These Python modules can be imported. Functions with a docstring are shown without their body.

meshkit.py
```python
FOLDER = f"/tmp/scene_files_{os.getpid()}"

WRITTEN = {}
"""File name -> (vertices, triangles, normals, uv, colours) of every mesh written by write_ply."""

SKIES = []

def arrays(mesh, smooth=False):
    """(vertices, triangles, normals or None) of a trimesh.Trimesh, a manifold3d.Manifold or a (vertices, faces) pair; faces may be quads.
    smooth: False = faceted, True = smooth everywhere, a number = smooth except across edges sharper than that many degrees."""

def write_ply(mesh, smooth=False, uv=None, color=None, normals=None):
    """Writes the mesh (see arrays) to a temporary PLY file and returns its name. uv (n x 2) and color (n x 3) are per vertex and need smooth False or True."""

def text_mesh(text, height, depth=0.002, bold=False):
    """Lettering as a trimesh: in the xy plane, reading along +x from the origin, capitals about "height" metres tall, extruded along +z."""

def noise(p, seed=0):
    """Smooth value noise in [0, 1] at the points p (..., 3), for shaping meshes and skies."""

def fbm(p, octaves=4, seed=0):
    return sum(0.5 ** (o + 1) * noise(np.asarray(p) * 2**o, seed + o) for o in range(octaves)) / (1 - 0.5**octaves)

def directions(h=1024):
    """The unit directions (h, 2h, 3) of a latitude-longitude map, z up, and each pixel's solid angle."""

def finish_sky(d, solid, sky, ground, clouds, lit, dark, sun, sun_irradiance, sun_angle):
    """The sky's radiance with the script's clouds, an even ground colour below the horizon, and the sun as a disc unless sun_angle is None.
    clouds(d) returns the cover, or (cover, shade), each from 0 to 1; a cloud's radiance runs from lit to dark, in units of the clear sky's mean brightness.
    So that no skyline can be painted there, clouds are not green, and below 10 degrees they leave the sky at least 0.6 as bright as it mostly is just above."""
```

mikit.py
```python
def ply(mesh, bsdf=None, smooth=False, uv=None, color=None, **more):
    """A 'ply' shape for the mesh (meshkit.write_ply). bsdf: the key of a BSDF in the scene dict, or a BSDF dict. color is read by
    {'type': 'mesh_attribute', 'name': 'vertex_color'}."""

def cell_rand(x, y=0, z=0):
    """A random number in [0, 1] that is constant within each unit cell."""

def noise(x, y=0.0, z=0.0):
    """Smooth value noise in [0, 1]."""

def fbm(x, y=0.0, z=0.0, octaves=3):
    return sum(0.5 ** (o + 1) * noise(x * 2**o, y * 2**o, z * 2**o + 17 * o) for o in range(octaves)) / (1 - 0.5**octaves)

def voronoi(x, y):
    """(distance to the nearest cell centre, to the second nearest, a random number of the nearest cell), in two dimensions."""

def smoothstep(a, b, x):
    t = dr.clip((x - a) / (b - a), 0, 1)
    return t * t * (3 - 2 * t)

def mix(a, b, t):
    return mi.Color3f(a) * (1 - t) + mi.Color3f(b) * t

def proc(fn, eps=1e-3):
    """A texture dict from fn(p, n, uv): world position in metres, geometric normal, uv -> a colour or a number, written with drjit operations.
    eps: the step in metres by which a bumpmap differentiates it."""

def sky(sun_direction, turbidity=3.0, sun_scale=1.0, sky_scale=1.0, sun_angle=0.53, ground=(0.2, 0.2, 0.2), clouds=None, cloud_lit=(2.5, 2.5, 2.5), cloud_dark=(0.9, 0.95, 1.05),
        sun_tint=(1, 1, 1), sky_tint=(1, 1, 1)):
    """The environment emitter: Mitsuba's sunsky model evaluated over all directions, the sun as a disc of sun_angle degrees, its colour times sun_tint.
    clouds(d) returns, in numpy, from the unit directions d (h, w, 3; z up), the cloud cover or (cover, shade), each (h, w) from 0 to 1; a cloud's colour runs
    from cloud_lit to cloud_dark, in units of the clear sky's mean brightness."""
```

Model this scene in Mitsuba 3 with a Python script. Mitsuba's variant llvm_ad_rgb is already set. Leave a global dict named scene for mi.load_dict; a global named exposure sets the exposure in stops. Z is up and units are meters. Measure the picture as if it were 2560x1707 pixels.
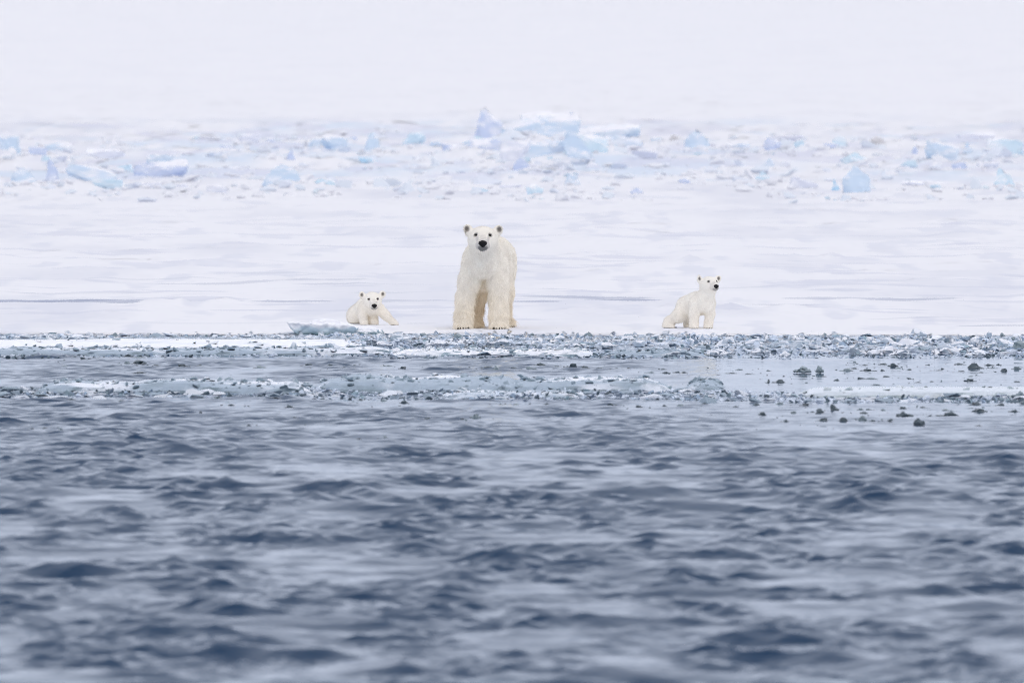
import math, random
import numpy as np, trimesh, mitsuba as mi, drjit as dr
import mikit, meshkit
from mikit import proc, noise, fbm, smoothstep, mix

# ------------------------------------------------------------------ camera, sky, exposure
F, YH, CAM_H = 42000.0, -150.0, 4.286          # focal length and horizon row in pixels of the 2560 x 1707 photograph; metres above the water
PITCH = math.atan((853.5 - YH) / F)
FOCUS = 182.5
T = mi.ScalarTransform4f
scene = {'type': 'scene'}
labels = {}
scene['camera'] = {
    'type': 'thinlens', 'fov': math.degrees(2 * math.atan(1280 / F)), 'fov_axis': 'x',
    'aperture_radius': 0.046, 'focus_distance': FOCUS, 'near_clip': 5.0, 'far_clip': 20000.0,
    'to_world': T().look_at(origin=[0, 0, CAM_H], target=[0, 100 * math.cos(PITCH), CAM_H - 100 * math.sin(PITCH)], up=[0, 0, 1]),
}
scene['sky'] = mikit.sky([0.25, -0.62, 0.72], turbidity=3, sun_scale=0.15, sun_angle=40, sun_tint=(0.92, 0.98, 1.14), clouds=lambda d: (np.ones(d.shape[:2]), 1 - d[..., 2]),
                         cloud_lit=(2.46, 2.52, 2.80), cloud_dark=(2.30, 2.41, 2.78), ground=(0.7, 0.7, 0.75))
exposure = 1.46

# ------------------------------------------------------------------ helpers
RIGHT, UP, FWD = np.array([1.0, 0, 0]), np.array([0, math.sin(PITCH), math.cos(PITCH)]), np.array([0, math.cos(PITCH), -math.sin(PITCH)])


def at(px, py, z=0.0):
    """Where the line of sight through a pixel of the photograph meets the level z: used once, to survey where things stand."""
    d = FWD + (px - 1280) / F * RIGHT + (853.5 - py) / F * UP
    t = (z - CAM_H) / d[2]
    return np.array([d[0] * t, d[1] * t, z])


def mpp(py, z=0.0):
    return at(1280, py, z)[1] / F


def key_for(name):
    if name not in scene and not any(k.startswith(name + '__') for k in scene) and name not in labels:
        return name
    i = 1
    while True:
        k = f'{name}_{i:03d}'
        if k not in scene and k not in labels and not any(q.startswith(k + '__') for q in scene):
            return k
        i += 1


COUNT = {}


def fresh(name):
    """A key not taken yet: name, then name_001 and so on."""
    n = COUNT.get(name, 0)
    COUNT[name] = n + 1
    return name if n == 0 else f'{name}_{n:03d}'


def put(name, shape, label=None, cat=None, group=None, kind=None):
    k = fresh(name)
    scene[k] = shape
    tagged = {}
    if label: tagged['label'] = label
    if cat: tagged['category'] = cat
    if group: tagged['group'] = group
    if kind: tagged['kind'] = kind
    if tagged: labels[k] = tagged
    return k


def nz(p, s, octaves=4, seed=0):
    """fbm in [-1, 1] at points p (n, 3)"""
    return meshkit.fbm(np.asarray(p) * s, octaves, seed) * 2 - 1


def xy(x, y, z=0.0):
    x, y = np.broadcast_arrays(x, y)
    return np.stack([x, y, np.broadcast_to(z, x.shape)], -1)


def sstep(a, b, x):
    t = np.clip((x - a) / (b - a), 0, 1)
    return t * t * (3 - 2 * t)


def grid_faces(ny, nx):
    i, j = np.meshgrid(np.arange(ny - 1), np.arange(nx - 1), indexing='ij')
    a = i * nx + j
    q = np.stack([a, a + 1, a + nx + 1, a + nx], -1).reshape(-1, 4)
    return np.vstack([q[:, [0, 1, 2]], q[:, [0, 2, 3]]])


def graded(a, b, fine, reach_lo, reach_hi, grow=1.25):
    """Coordinates: even steps in [a, b], then ever wider ones out to the reaches."""
    mid = list(np.arange(a, b + fine * 0.5, fine))
    lo, s = [], fine
    x = a
    while x > reach_lo:
        s *= grow
        x -= s
        lo.append(max(x, reach_lo))
    hi, s = [], fine
    x = mid[-1]
    while x < reach_hi:
        s *= grow
        x += s
        hi.append(min(x, reach_hi))
    return np.array(lo[::-1] + mid + hi)


# ------------------------------------------------------------------ materials
SNOW = np.array([0.86, 0.865, 0.885])


def ground_patch_list():
    """Grey bare-ice streaks in the snow, and trodden patches under the bears with contact shade painted in: (x, y, half length, half width, strength), metres."""
    rows = [(120, 763, 330, 3.2, .95), (330, 766, 160, 2.0, .7), (560, 763, 60, 1.6, .5), (720, 763, 130, 1.8, .55), (640, 719, 340, 1.6, .35), (880, 724, 220, 1.6, .35),
            (1470, 757, 190, 3.0, .6), (1560, 761, 110, 2.4, .85), (1340, 765, 90, 2.0, .6), (2260, 758, 170, 3.2, .55), (2080, 757, 130, 2.0, .4), (1960, 768, 120, 1.5, .35),
            (2480, 814, 110, 2.2, .45), (2300, 799, 140, 1.8, .2), (1000, 762, 120, 3.0, .35), (300, 829, 60, 1.2, .4), (330, 712, 300, 1.2, .2), (1500, 742, 260, 2.2, .22),
            (700, 700, 300, 1.5, .18), (200, 742, 260, 2.0, .16), (1800, 736, 300, 1.6, .16), (2300, 720, 260, 1.4, .14), (1050, 808, 60, 1.5, .2), (1212, 821, 75, 2.5, .22), (935, 811, 60, 1.6, .2), (1710, 819, 70, 2.2, .22), (980, 745, 150, 2.5, .22)]  # patches at the bears' feet: trodden snow darkened to paint in contact shade
    out = []
    for px, py, hw, hh, s in rows:
        p = at(px, py, 0.06)
        m = p[1] / F
        depth = hh * p[1] / (py - YH)
        out.append((p[0], p[1], hw * m, depth, s))
    return out


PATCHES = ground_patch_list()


def snow_colour(p, n, uv):
    a = fbm(p.x * 0.55, p.y * 0.11, 0.0, 4)
    b = fbm(p.x * 2.2 + 31, p.y * 0.35, 3.0, 3)
    near = smoothstep(420.0, 360.0, p.y) * 0.8 + 0.2
    c = mix((0.885, 0.888, 0.905), (0.80, 0.81, 0.85), smoothstep(0.46, 0.74, a) * 0.9 * near)
    c = mix(c, (0.74, 0.76, 0.825), smoothstep(0.56, 0.76, b) * 0.6 * near)
    d = fbm(p.x * 0.8 + 7, p.y * 0.9, 5.0, 4)
    c = mix(c, (0.68, 0.70, 0.78), smoothstep(0.62, 0.72, d) * smoothstep(183.0, 188.0, p.y) * smoothstep(290.0, 230.0, p.y) * 0.55)
    rid = smoothstep(284.0, 296.0, p.y) * smoothstep(396.0, 368.0, p.y)
    e = fbm(p.x * 0.55 + 11, p.y * 0.16, p.z * 1.5, 4)
    c = mix(c, (0.70, 0.785, 0.885), rid * smoothstep(0.46, 0.66, e) * 0.85)
    c = mix(c, (0.72, 0.735, 0.83), rid * smoothstep(0.54, 0.70, fbm(p.x * 0.9 + 5, p.y * 0.25, 8.0, 3)) * 0.7)
    m = mi.Float(0)
    wob = (fbm(p.x * 1.1, p.y * 0.3, 9.0, 3) - 0.5)
    rag = fbm(p.x * 5.0, p.y * 1.3, 4.0, 3)
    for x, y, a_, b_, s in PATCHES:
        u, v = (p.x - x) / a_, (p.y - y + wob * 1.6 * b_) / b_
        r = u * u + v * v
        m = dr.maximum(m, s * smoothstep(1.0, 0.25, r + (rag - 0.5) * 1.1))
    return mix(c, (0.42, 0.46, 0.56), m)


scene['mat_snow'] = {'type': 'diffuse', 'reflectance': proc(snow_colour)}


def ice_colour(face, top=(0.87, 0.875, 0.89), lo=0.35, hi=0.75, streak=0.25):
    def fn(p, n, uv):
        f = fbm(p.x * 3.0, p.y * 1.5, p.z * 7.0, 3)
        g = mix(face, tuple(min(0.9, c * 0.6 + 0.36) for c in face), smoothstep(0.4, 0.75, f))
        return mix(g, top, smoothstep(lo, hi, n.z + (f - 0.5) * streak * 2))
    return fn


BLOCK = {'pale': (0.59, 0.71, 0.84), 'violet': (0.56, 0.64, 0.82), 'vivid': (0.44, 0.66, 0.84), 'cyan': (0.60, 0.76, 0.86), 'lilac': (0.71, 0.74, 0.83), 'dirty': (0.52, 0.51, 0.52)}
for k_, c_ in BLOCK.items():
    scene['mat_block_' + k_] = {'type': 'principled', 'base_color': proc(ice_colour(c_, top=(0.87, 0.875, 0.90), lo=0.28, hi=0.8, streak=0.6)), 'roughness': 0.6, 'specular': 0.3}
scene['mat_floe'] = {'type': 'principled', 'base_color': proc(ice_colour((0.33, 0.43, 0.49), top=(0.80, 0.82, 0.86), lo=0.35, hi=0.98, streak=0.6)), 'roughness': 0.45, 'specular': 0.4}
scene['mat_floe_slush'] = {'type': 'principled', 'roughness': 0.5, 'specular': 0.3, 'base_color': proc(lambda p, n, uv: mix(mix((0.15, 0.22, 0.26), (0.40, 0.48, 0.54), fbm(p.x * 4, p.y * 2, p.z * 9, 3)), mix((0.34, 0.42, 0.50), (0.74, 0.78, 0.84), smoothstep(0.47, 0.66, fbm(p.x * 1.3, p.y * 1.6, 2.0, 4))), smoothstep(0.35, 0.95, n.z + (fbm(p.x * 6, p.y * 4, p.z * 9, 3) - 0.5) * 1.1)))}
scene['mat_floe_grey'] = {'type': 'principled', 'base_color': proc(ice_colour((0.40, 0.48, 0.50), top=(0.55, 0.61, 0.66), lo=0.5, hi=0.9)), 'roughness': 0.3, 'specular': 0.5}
scene['mat_brash'] = {'type': 'principled', 'base_color': {'type': 'mesh_attribute', 'name': 'vertex_color'}, 'roughness': 0.5, 'specular': 0.3}
scene['mat_dark_ice'] = {'type': 'principled', 'base_color': {'type': 'rgb', 'value': [0.070, 0.100, 0.120]}, 'roughness': 0.2, 'specular': 0.4}
scene['mat_grey_ice'] = {'type': 'principled', 'base_color': {'type': 'rgb', 'value': [0.20, 0.26, 0.29]}, 'roughness': 0.25, 'specular': 0.5}
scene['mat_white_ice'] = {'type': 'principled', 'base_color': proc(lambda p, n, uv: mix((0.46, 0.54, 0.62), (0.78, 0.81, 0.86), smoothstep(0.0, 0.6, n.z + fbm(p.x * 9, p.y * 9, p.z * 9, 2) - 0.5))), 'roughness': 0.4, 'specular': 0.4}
scene['mat_clear_ice'] = {'type': 'dielectric', 'int_ior': 1.31}
scene['mat_water'] = {'type': 'plastic', 'int_ior': 1.33, 'nonlinear': True,
                      'specular_reflectance': {'type': 'rgb', 'value': [0.90, 0.95, 1.0]},
                      'diffuse_reflectance': {'type': 'rgb', 'value': [0.019, 0.072, 0.160]}}
scene['mat_fur'] = {'type': 'principledthin', 'base_color': {'type': 'mesh_attribute', 'name': 'vertex_color'}, 'roughness': 0.8, 'eta': 1.1, 'diff_trans': 0.22}
scene['mat_hide'] = {'type': 'diffuse', 'reflectance': {'type': 'mesh_attribute', 'name': 'vertex_color'}}
scene['mat_nose'] = {'type': 'principled', 'base_color': {'type': 'rgb', 'value': [0.010, 0.010, 0.012]}, 'roughness': 0.5, 'specular': 0.15}
scene['mat_eye'] = {'type': 'principled', 'base_color': {'type': 'rgb', 'value': [0.010, 0.009, 0.008]}, 'roughness': 0.15, 'specular': 0.25}
scene['mat_claw'] = {'type': 'principled', 'base_color': {'type': 'rgb', 'value': [0.05, 0.042, 0.038]}, 'roughness': 0.4, 'specular': 0.4}

# ------------------------------------------------------------------ the snow field
EDGE_A, EDGE_B = at(0, 826.5, 0.06), at(2560, 831.0, 0.06)


def edge_y(x):
    x = np.asarray(x, float)
    t = (x - EDGE_A[0]) / (EDGE_B[0] - EDGE_A[0])
    return EDGE_A[1] + np.clip(t, -3, 4) * (EDGE_B[1] - EDGE_A[1]) + 0.35 * nz(xy(x, 0.0), 0.9, 4, 5) + 4.0 * nz(xy(x, 3.0), 0.02, 2, 6) * sstep(8, 40, np.abs(x))


# mounds: (px, py of the foot, width px, height px, flatness)
MOUNDS = [(395, 771, 130, 13), (450, 768, 60, 9), (560, 768, 120, 12), (250, 787, 100, 7), (600, 745, 300, 5), (1470, 785, 210, 11), (1590, 781, 180, 10), (1690, 778, 90, 10), (1830, 777, 70, 10),
          (1960, 783, 170, 12), (2060, 785, 190, 10), (1725, 667, 70, 14), (1770, 650, 120, 10), (1990, 657, 60, 8), (2080, 654, 60, 8), (1880, 667, 50, 5), (40, 597, 80, 8), (395, 664, 40, 8), (450, 682, 50, 6),
          (225, 695, 40, 6), (330, 583, 40, 5), (640, 545, 26, 6), (395, 545, 60, 6), (460, 545, 24, 6), (580, 546, 60, 5), (730, 548, 26, 6), (1940, 618, 50, 8), (2100, 578, 40, 6), (2290, 556, 50, 7), (2330, 552, 50, 5),
          (1350, 615, 24, 5), (1670, 619, 36, 5), (1460, 588, 50, 5), (2540, 587, 50, 6), (2360, 570, 50, 5), (960, 680, 40, 6), (940, 695, 40, 6), (820, 667, 50, 4), (1500, 700, 90, 6), (2180, 694, 60, 5), (2300, 720, 80, 5),
          (900, 800, 140, 4), (2350, 800, 260, 6), (100, 812, 180, 4)]
MOUND_W = []
for px, py, w, hgt in MOUNDS:
    p = at(px, py, 0.06)
    m = p[1] / F
    MOUND_W.append((p[0], p[1], w * m / 2, hgt * m))

# the snow-covered rubble of the pressure ridge: broad swells (px, py foot, width px, height px)
SWELL = [(1350, 392, 480, 62), (1250, 390, 240, 50), (1480, 396, 300, 48), (100, 470, 400, 30), (420, 478, 300, 34), (740, 470, 240, 45), (60, 395, 260, 26), (430, 415, 330, 30), (700, 400, 200, 34), (930, 400, 220, 40), (1230, 400, 320, 42), (1480, 400, 330, 45),
         (1330, 440, 300, 22), (1400, 490, 320, 14), (1800, 385, 260, 26), (2100, 385, 280, 26), (2380, 415, 300, 30), (2150, 440, 260, 26), (2350, 475, 260, 24), (2530, 480, 150, 24), (1800, 440, 250, 18), (1950, 470, 200, 14),
         (1000, 450, 200, 14), (1100, 480, 300, 10), (560, 440, 240, 22), (250, 430, 280, 22), (2520, 400, 200, 26), (1650, 420, 200, 18), (230, 365, 300, 16), (620, 360, 260, 20), (860, 355, 240, 20), (2200, 365, 300, 16), (1900, 360, 260, 14)]
SWELL_W = []
for px, py, w, hgt in SWELL:
    p = at(px, py, 0.2)
    m = p[1] / F
    SWELL_W.append((p[0], p[1] + 3.0, w * m / 2, hgt * m * 0.40))


def snow_z(x, y):
    """Height of the snow above the water."""
    q = xy(x, y)
    z = 0.06 + 0.05 * sstep(183, 200, y) + (0.010 + 0.025 * sstep(183, 195, y)) * nz(q * [1, 0.30, 1], 0.25, 4, 11) + 0.022 * nz(q * [1, 0.22, 1], 0.9, 3, 12) * sstep(183, 190, y)
    ridged = 1 - np.abs(nz(q * [0.8, 0.3, 1], 0.55, 3, 13))
    z = z + 0.05 * (ridged ** 3) * sstep(186, 200, y)
    z = z + 0.05 * np.maximum(nz(q * [1, 0.5, 1], 0.8, 3, 17) - 0.25, 0) * sstep(195, 215, y) * 2.0
    for cx, cy, w, hgt in MOUND_W:
        near = (np.abs(x - cx) < 2.2 * w) & (np.abs(y - cy) < 9)
        if near.any():
            xx, yy = x[near], y[near]
            n_ = nz(xy(xx, yy * 0.5), 1.3 / max(w, .12), 3, 21)
            u = (xx - cx) / w
            v = (yy - cy) / np.maximum(w * 1.1, 0.5)
            b = np.exp(-1.6 * (u * u) - np.where(v < 0, 3.2, 0.8) * v * v) * (1 + 0.45 * n_)
            z[near] += hgt * 1.4 * b
    rid = sstep(284, 296, y) * (1 - sstep(372, 398, y))
    for cx, cy, w, hgt in SWELL_W:
        near = (np.abs(x - cx) < 2.2 * w) & (np.abs(y - cy) < 18)
        if near.any():
            xx, yy = x[near], y[near]
            u, v = (xx - cx) / w, (yy - cy) / 5.0
            z[near] += hgt * np.exp(-1.4 * u * u - 1.2 * v * v) * (1 + 0.5 * nz(xy(xx, yy * 0.6), 0.9, 3, 23))
    rr = nz(q * [1, 0.55, 1], 0.9, 4, 31)
    z = z + rid * 0.16 * np.maximum(rr + 0.05, 0)
    for bx, by_, br in ((-.30, 182.6, .55), (-1.52, 184.3, .40), (2.0, 183.0, .45)):
        near = (np.abs(x - bx) < 3 * br) & (np.abs(y - by_) < 3)
        if near.any():
            xx, yy = x[near], y[near]
            z[near] += 0.022 * np.exp(-((xx - bx) / br) ** 2 - ((yy - by_) / 1.2) ** 2) * (nz(xy(xx, yy * .7), 4.5, 3, 66) + .1)
    far = sstep(400, 700, y)
    z = z + far * (0.10 * nz(q * [1, 0.3, 1], 0.05, 3, 41) + 0.05 * nz(q * [1, 0.4, 1], 0.2, 2, 42))
    return z


def build_snow():
    xs = graded(-8.5, 8.5, 0.10, -2500, 2500, 1.15)
    ys_rel = np.concatenate([np.arange(0, 22, 0.16), np.arange(22, 105, 0.4), np.arange(105, 270, 0.5)])
    tail, s, y = [], 0.5, ys_rel[-1]
    while y < 9000:
        s *= 1.09
        y += s
        tail.append(y)
    ys_rel = np.concatenate([ys_rel, tail])
    X, R = np.meshgrid(xs, ys_rel)
    E = edge_y(xs)[None, :]
    w = np.exp(-R / 12.0)
    Y = R + E * w + (181.6) * (1 - w)
    Z = snow_z(X.ravel(), Y.ravel()).reshape(X.shape)
    # rounded lip, then the vertical edge down into the water
    lip = np.clip(R / 0.5, 0, 1)
    Z = Z - 0.012 * (1 - lip) ** 2
    skirt = [(-0.02, 0.035), (-0.03, 0.012), (0.03, -0.03), (0.15, -0.25)]
    Xs, Ys, Zs = [], [], []
    for dy, z in skirt[::-1]:
        Xs.append(xs)
        jit = 0.05 * nz(xy(xs, z * 30), 6.0, 2, 51)
        Ys.append(edge_y(xs) + dy + jit)
        Zs.append(np.full_like(xs, z) + 0.012 * nz(xy(xs, z), 8.0, 2, 52))
    X = np.vstack([np.array(Xs), X]); Y = np.vstack([np.array(Ys), Y]); Z = np.vstack([np.array(Zs), Z])
    v = np.stack([X, Y, Z], -1).reshape(-1, 3)
    return v, grid_faces(*X.shape)


put('snow_field', mikit.ply(build_snow(), 'mat_snow', smooth=True), kind='structure')


def snow_at(x, y):
    return float(snow_z(np.array([float(x)]), np.array([float(y)]))[0])


# ------------------------------------------------------------------ the sea
def build_sea():
    rng = np.random.default_rng(77)
    us = graded(-6.05, 6.05, 0.029, -900, 900, 1.22)
    ys = graded(96.0, 183.2, 0.070, -300, 200, 1.2)
    U, Y = np.meshgrid(us, ys)
    X = U * np.interp(Y, [92, 183], [0.56, 1.0])
    x, y = X.ravel(), Y.ravel()
    dx, dy, dz = np.zeros_like(x), np.zeros_like(x), np.zeros_like(x)
    amp = 0.03 + 0.97 * (1 - sstep(126, 161, y))
    calm = 0.03 + 0.55 * (1 - sstep(0.8, 2.2, x)) * (1 - sstep(176, 179, y)) + 0.05 * (1 - sstep(159, 162, y))
    patch = np.clip(0.1 + 2.6 * (meshkit.fbm(xy(x * 0.6, y * 0.2), 3, 61) - 0.15), 0.35, 1.4)
    patch2 = np.clip(4.2 * (meshkit.fbm(xy(x * 1.6 + 40, y * 0.40), 3, 62) - 0.22), 0.28, 1.4)
    edge_fade = np.clip(1 - np.maximum(np.abs(x) - 12, 0) / 60, 0, 1) * np.clip(1 - np.maximum(86 - y, 0) / 60, 0, 1)
    lam = np.geomspace(0.11, 4.0, 110)
    for i, L in enumerate(lam):
        L *= rng.uniform(0.9, 1.1)
        th = math.radians(-90 + rng.normal(6, 34 if L > 1.2 else 52))
        k = 2 * math.pi / L
        slope = np.interp(math.log(L), np.log([0.11, 0.18, 0.30, 0.55, 1.0, 1.6, 2.4, 4.0]), [0.016, 0.028, 0.034, 0.032, 0.028, 0.021, 0.012, 0.006])
        a = slope / k * rng.uniform(0.6, 1.4)
        ph = rng.uniform(0, 2 * math.pi)
        cx, cy = math.cos(th), math.sin(th)
        arg = k * (cx * x + cy * y) + ph
        m = a * amp * patch if L > 0.8 else a * (calm + (1 - calm) * amp) * patch2
        if L < 1.0:
            m = m * edge_fade
        s, c = np.sin(arg), np.cos(arg)
        dz += m * s
        dx += 0.95 * m * cx * c
        dy += 0.95 * m * cy * c
    v = np.stack([x + dx, y + dy, dz], 1)
    return v, grid_faces(*X.shape)


put('sea', mikit.ply(build_sea(), 'mat_water', smooth=False), kind='structure')

# ------------------------------------------------------------------ ice pieces
RNG = np.random.default_rng(5)


def hull_piece(n=14, flat=1.0, seed=0, rough=0.0):
    """One broken lump of ice, about 1 m across: the hull of random points, squashed."""
    r = np.random.default_rng(seed)
    p = r.normal(size=(n, 3))
    p /= np.linalg.norm(p, axis=1, keepdims=True)
    p *= r.uniform(0.72, 1.0, (n, 1)) * 0.5
    p[:, 2] *= flat
    return trimesh.convex.convex_hull(p)


LUMPS = [hull_piece(int(RNG.integers(8, 15)), RNG.uniform(0.6, 1.0), 100 + i) for i in range(40)]
LUMP_ARR = [(np.array(m.vertices), np.array(m.faces)) for m in LUMPS]


def rotz(a):
    c, s = math.cos(a), math.sin(a)
    return np.array([[c, -s, 0], [s, c, 0], [0, 0, 1.0]])


def rot_any(r, tilt=0.6):
    a, b = r.uniform(0, 2 * math.pi), r.normal(0, tilt)
    c, s = math.cos(b), math.sin(b)
    return rotz(r.uniform(0, 2 * math.pi)) @ np.array([[1, 0, 0], [0, c, -s], [0, s, c]]) @ rotz(a)


def scatter_lumps(pts, sizes, colours, seed, tilt=0.8, flat=(0.5, 1.0)):
    """One mesh of many lumps: pts (n, 3) the centres, sizes (n,), colours (n, 3)."""
    r = np.random.default_rng(seed)
    V, Fc, C, at_ = [], [], [], 0
    for p, s, c in zip(pts, sizes, colours):
        v, f = LUMP_ARR[r.integers(len(LUMP_ARR))]
        m = rot_any(r, tilt) @ np.diag([r.uniform(0.8, 1.5), r.uniform(0.8, 1.3), r.uniform(*flat)])
        V.append(v @ m.T * s + p); Fc.append(f + at_); C.append(np.broadcast_to(c, (len(v), 3)))
        at_ += len(v)
    return np.vstack(V), np.vstack(Fc), np.vstack(C)


def faceted_colour_ply(v, f, c, bsdf):
    v2 = v[f].reshape(-1, 3); c2 = c[f].reshape(-1, 3)
    return mikit.ply((v2, np.arange(len(v2)).reshape(-1, 3)), bsdf, smooth=False, color=c2)


def floe_mesh(px0, px1, py_back, py_front, hgt, lump=0.03, seed=0, lump_scale=2.0, end=0.35, dip=0.0):
    """A long low floe: closed skirted sheet between two rows, hgt metres above the water, ends rounded off."""
    zt = hgt
    a, b = at(px0, py_front, 0.0), at(px1, py_front, 0.0)
    back = at((px0 + px1) / 2, py_back, zt)[1]
    nx = max(24, int((b[0] - a[0]) / 0.03))
    xs = np.linspace(a[0], b[0], nx)
    hgt = hgt * (1 + (0.0 if lump < .005 else 0.45) * nz(xy(xs, seed * 3.0), 1.1, 4, seed + 12))
    t = np.minimum(xs - a[0], b[0] - xs)
    e = np.sqrt(np.clip(t / end, 0, 1) * (2 - np.clip(t / end, 0, 1)))
    mid = (a[1] + back) / 2
    half = (back - a[1]) / 2
    fy = mid - half * (0.15 + 0.85 * e) * (1 + 0.10 * nz(xy(xs, seed), 0.8, 4, seed)) + 0.22 * nz(xy(xs, seed + 7.0), 2.2, 4, seed)
    by = mid + half * (0.15 + 0.85 * e) * (1 + 0.12 * nz(xy(xs, seed + 3.0), 0.8, 4, seed + 1))
    rows = []
    for z, back_in in ((-0.12, -0.06), (-0.02, -0.03), (0.35, 0.0), (0.75, 0.05)):
        zz = z if z < 0 else z * hgt
        rows.append((fy + back_in * (1 + nz(xy(xs, z * 9), 5.0, 3, seed + 2)) + 0.04 * nz(xy(xs, z * 5 + 2), 9.0, 2, seed + 3), np.full(nx, zz) * (1 if z < 0 else e) - (0.1 * (1 - e))))
    vs = np.linspace(0.03, 0.97, 14)
    for v in vs:
        yy = fy + (by - fy) * v + 0.06
        z = hgt * e * (1 + 0.0 * v) + lump * (nz(xy(xs, yy), lump_scale, 4, seed + 4) + 0.6 * np.abs(nz(xy(xs, yy * 0.6), 7.0, 3, seed + 9))) * e - dip * (1 - v) - 0.1 * (1 - e)
        z = z * (0.93 if v < 0.1 else 1.0)
        rows.append((yy, z))
    rows.append((by + 0.05, np.full(nx, 0.3 * hgt) * e - 0.1 * (1 - e)))
    rows.append((by + 0.02, np.full(nx, -0.12)))
    v = np.stack([np.stack([xs, y, z], 1) for y, z in rows]).reshape(-1, 3)
    return v, grid_faces(len(rows), nx)


def with_lumps(mesh, n, seed, smallest=.025, largest=.11):
    """Lumps of snow and ice frozen onto a floe, most along its front."""
    v, f = mesh
    r = np.random.default_rng(seed)
    top = v[v[:, 2] > .35 * np.percentile(v[:, 2], 90)]
    pick = top[r.integers(len(top), size=n)]
    s = smallest + (largest - smallest) * r.uniform(size=n) ** 2.5
    V, Fc, at_ = [v], [f], len(v)
    for p, k in zip(pick, s):
        pv, pf = LUMP_ARR[r.integers(len(LUMP_ARR))]
        m = rot_any(r, .5) @ np.diag([r.uniform(.9, 1.8), r.uniform(.8, 1.4), r.uniform(.5, .9)])
        V.append(pv @ m.T * k + p + [0, 0, k * .08]); Fc.append(pf + at_); at_ += len(pv)
    return np.vstack(V), np.vstack(Fc)


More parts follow.
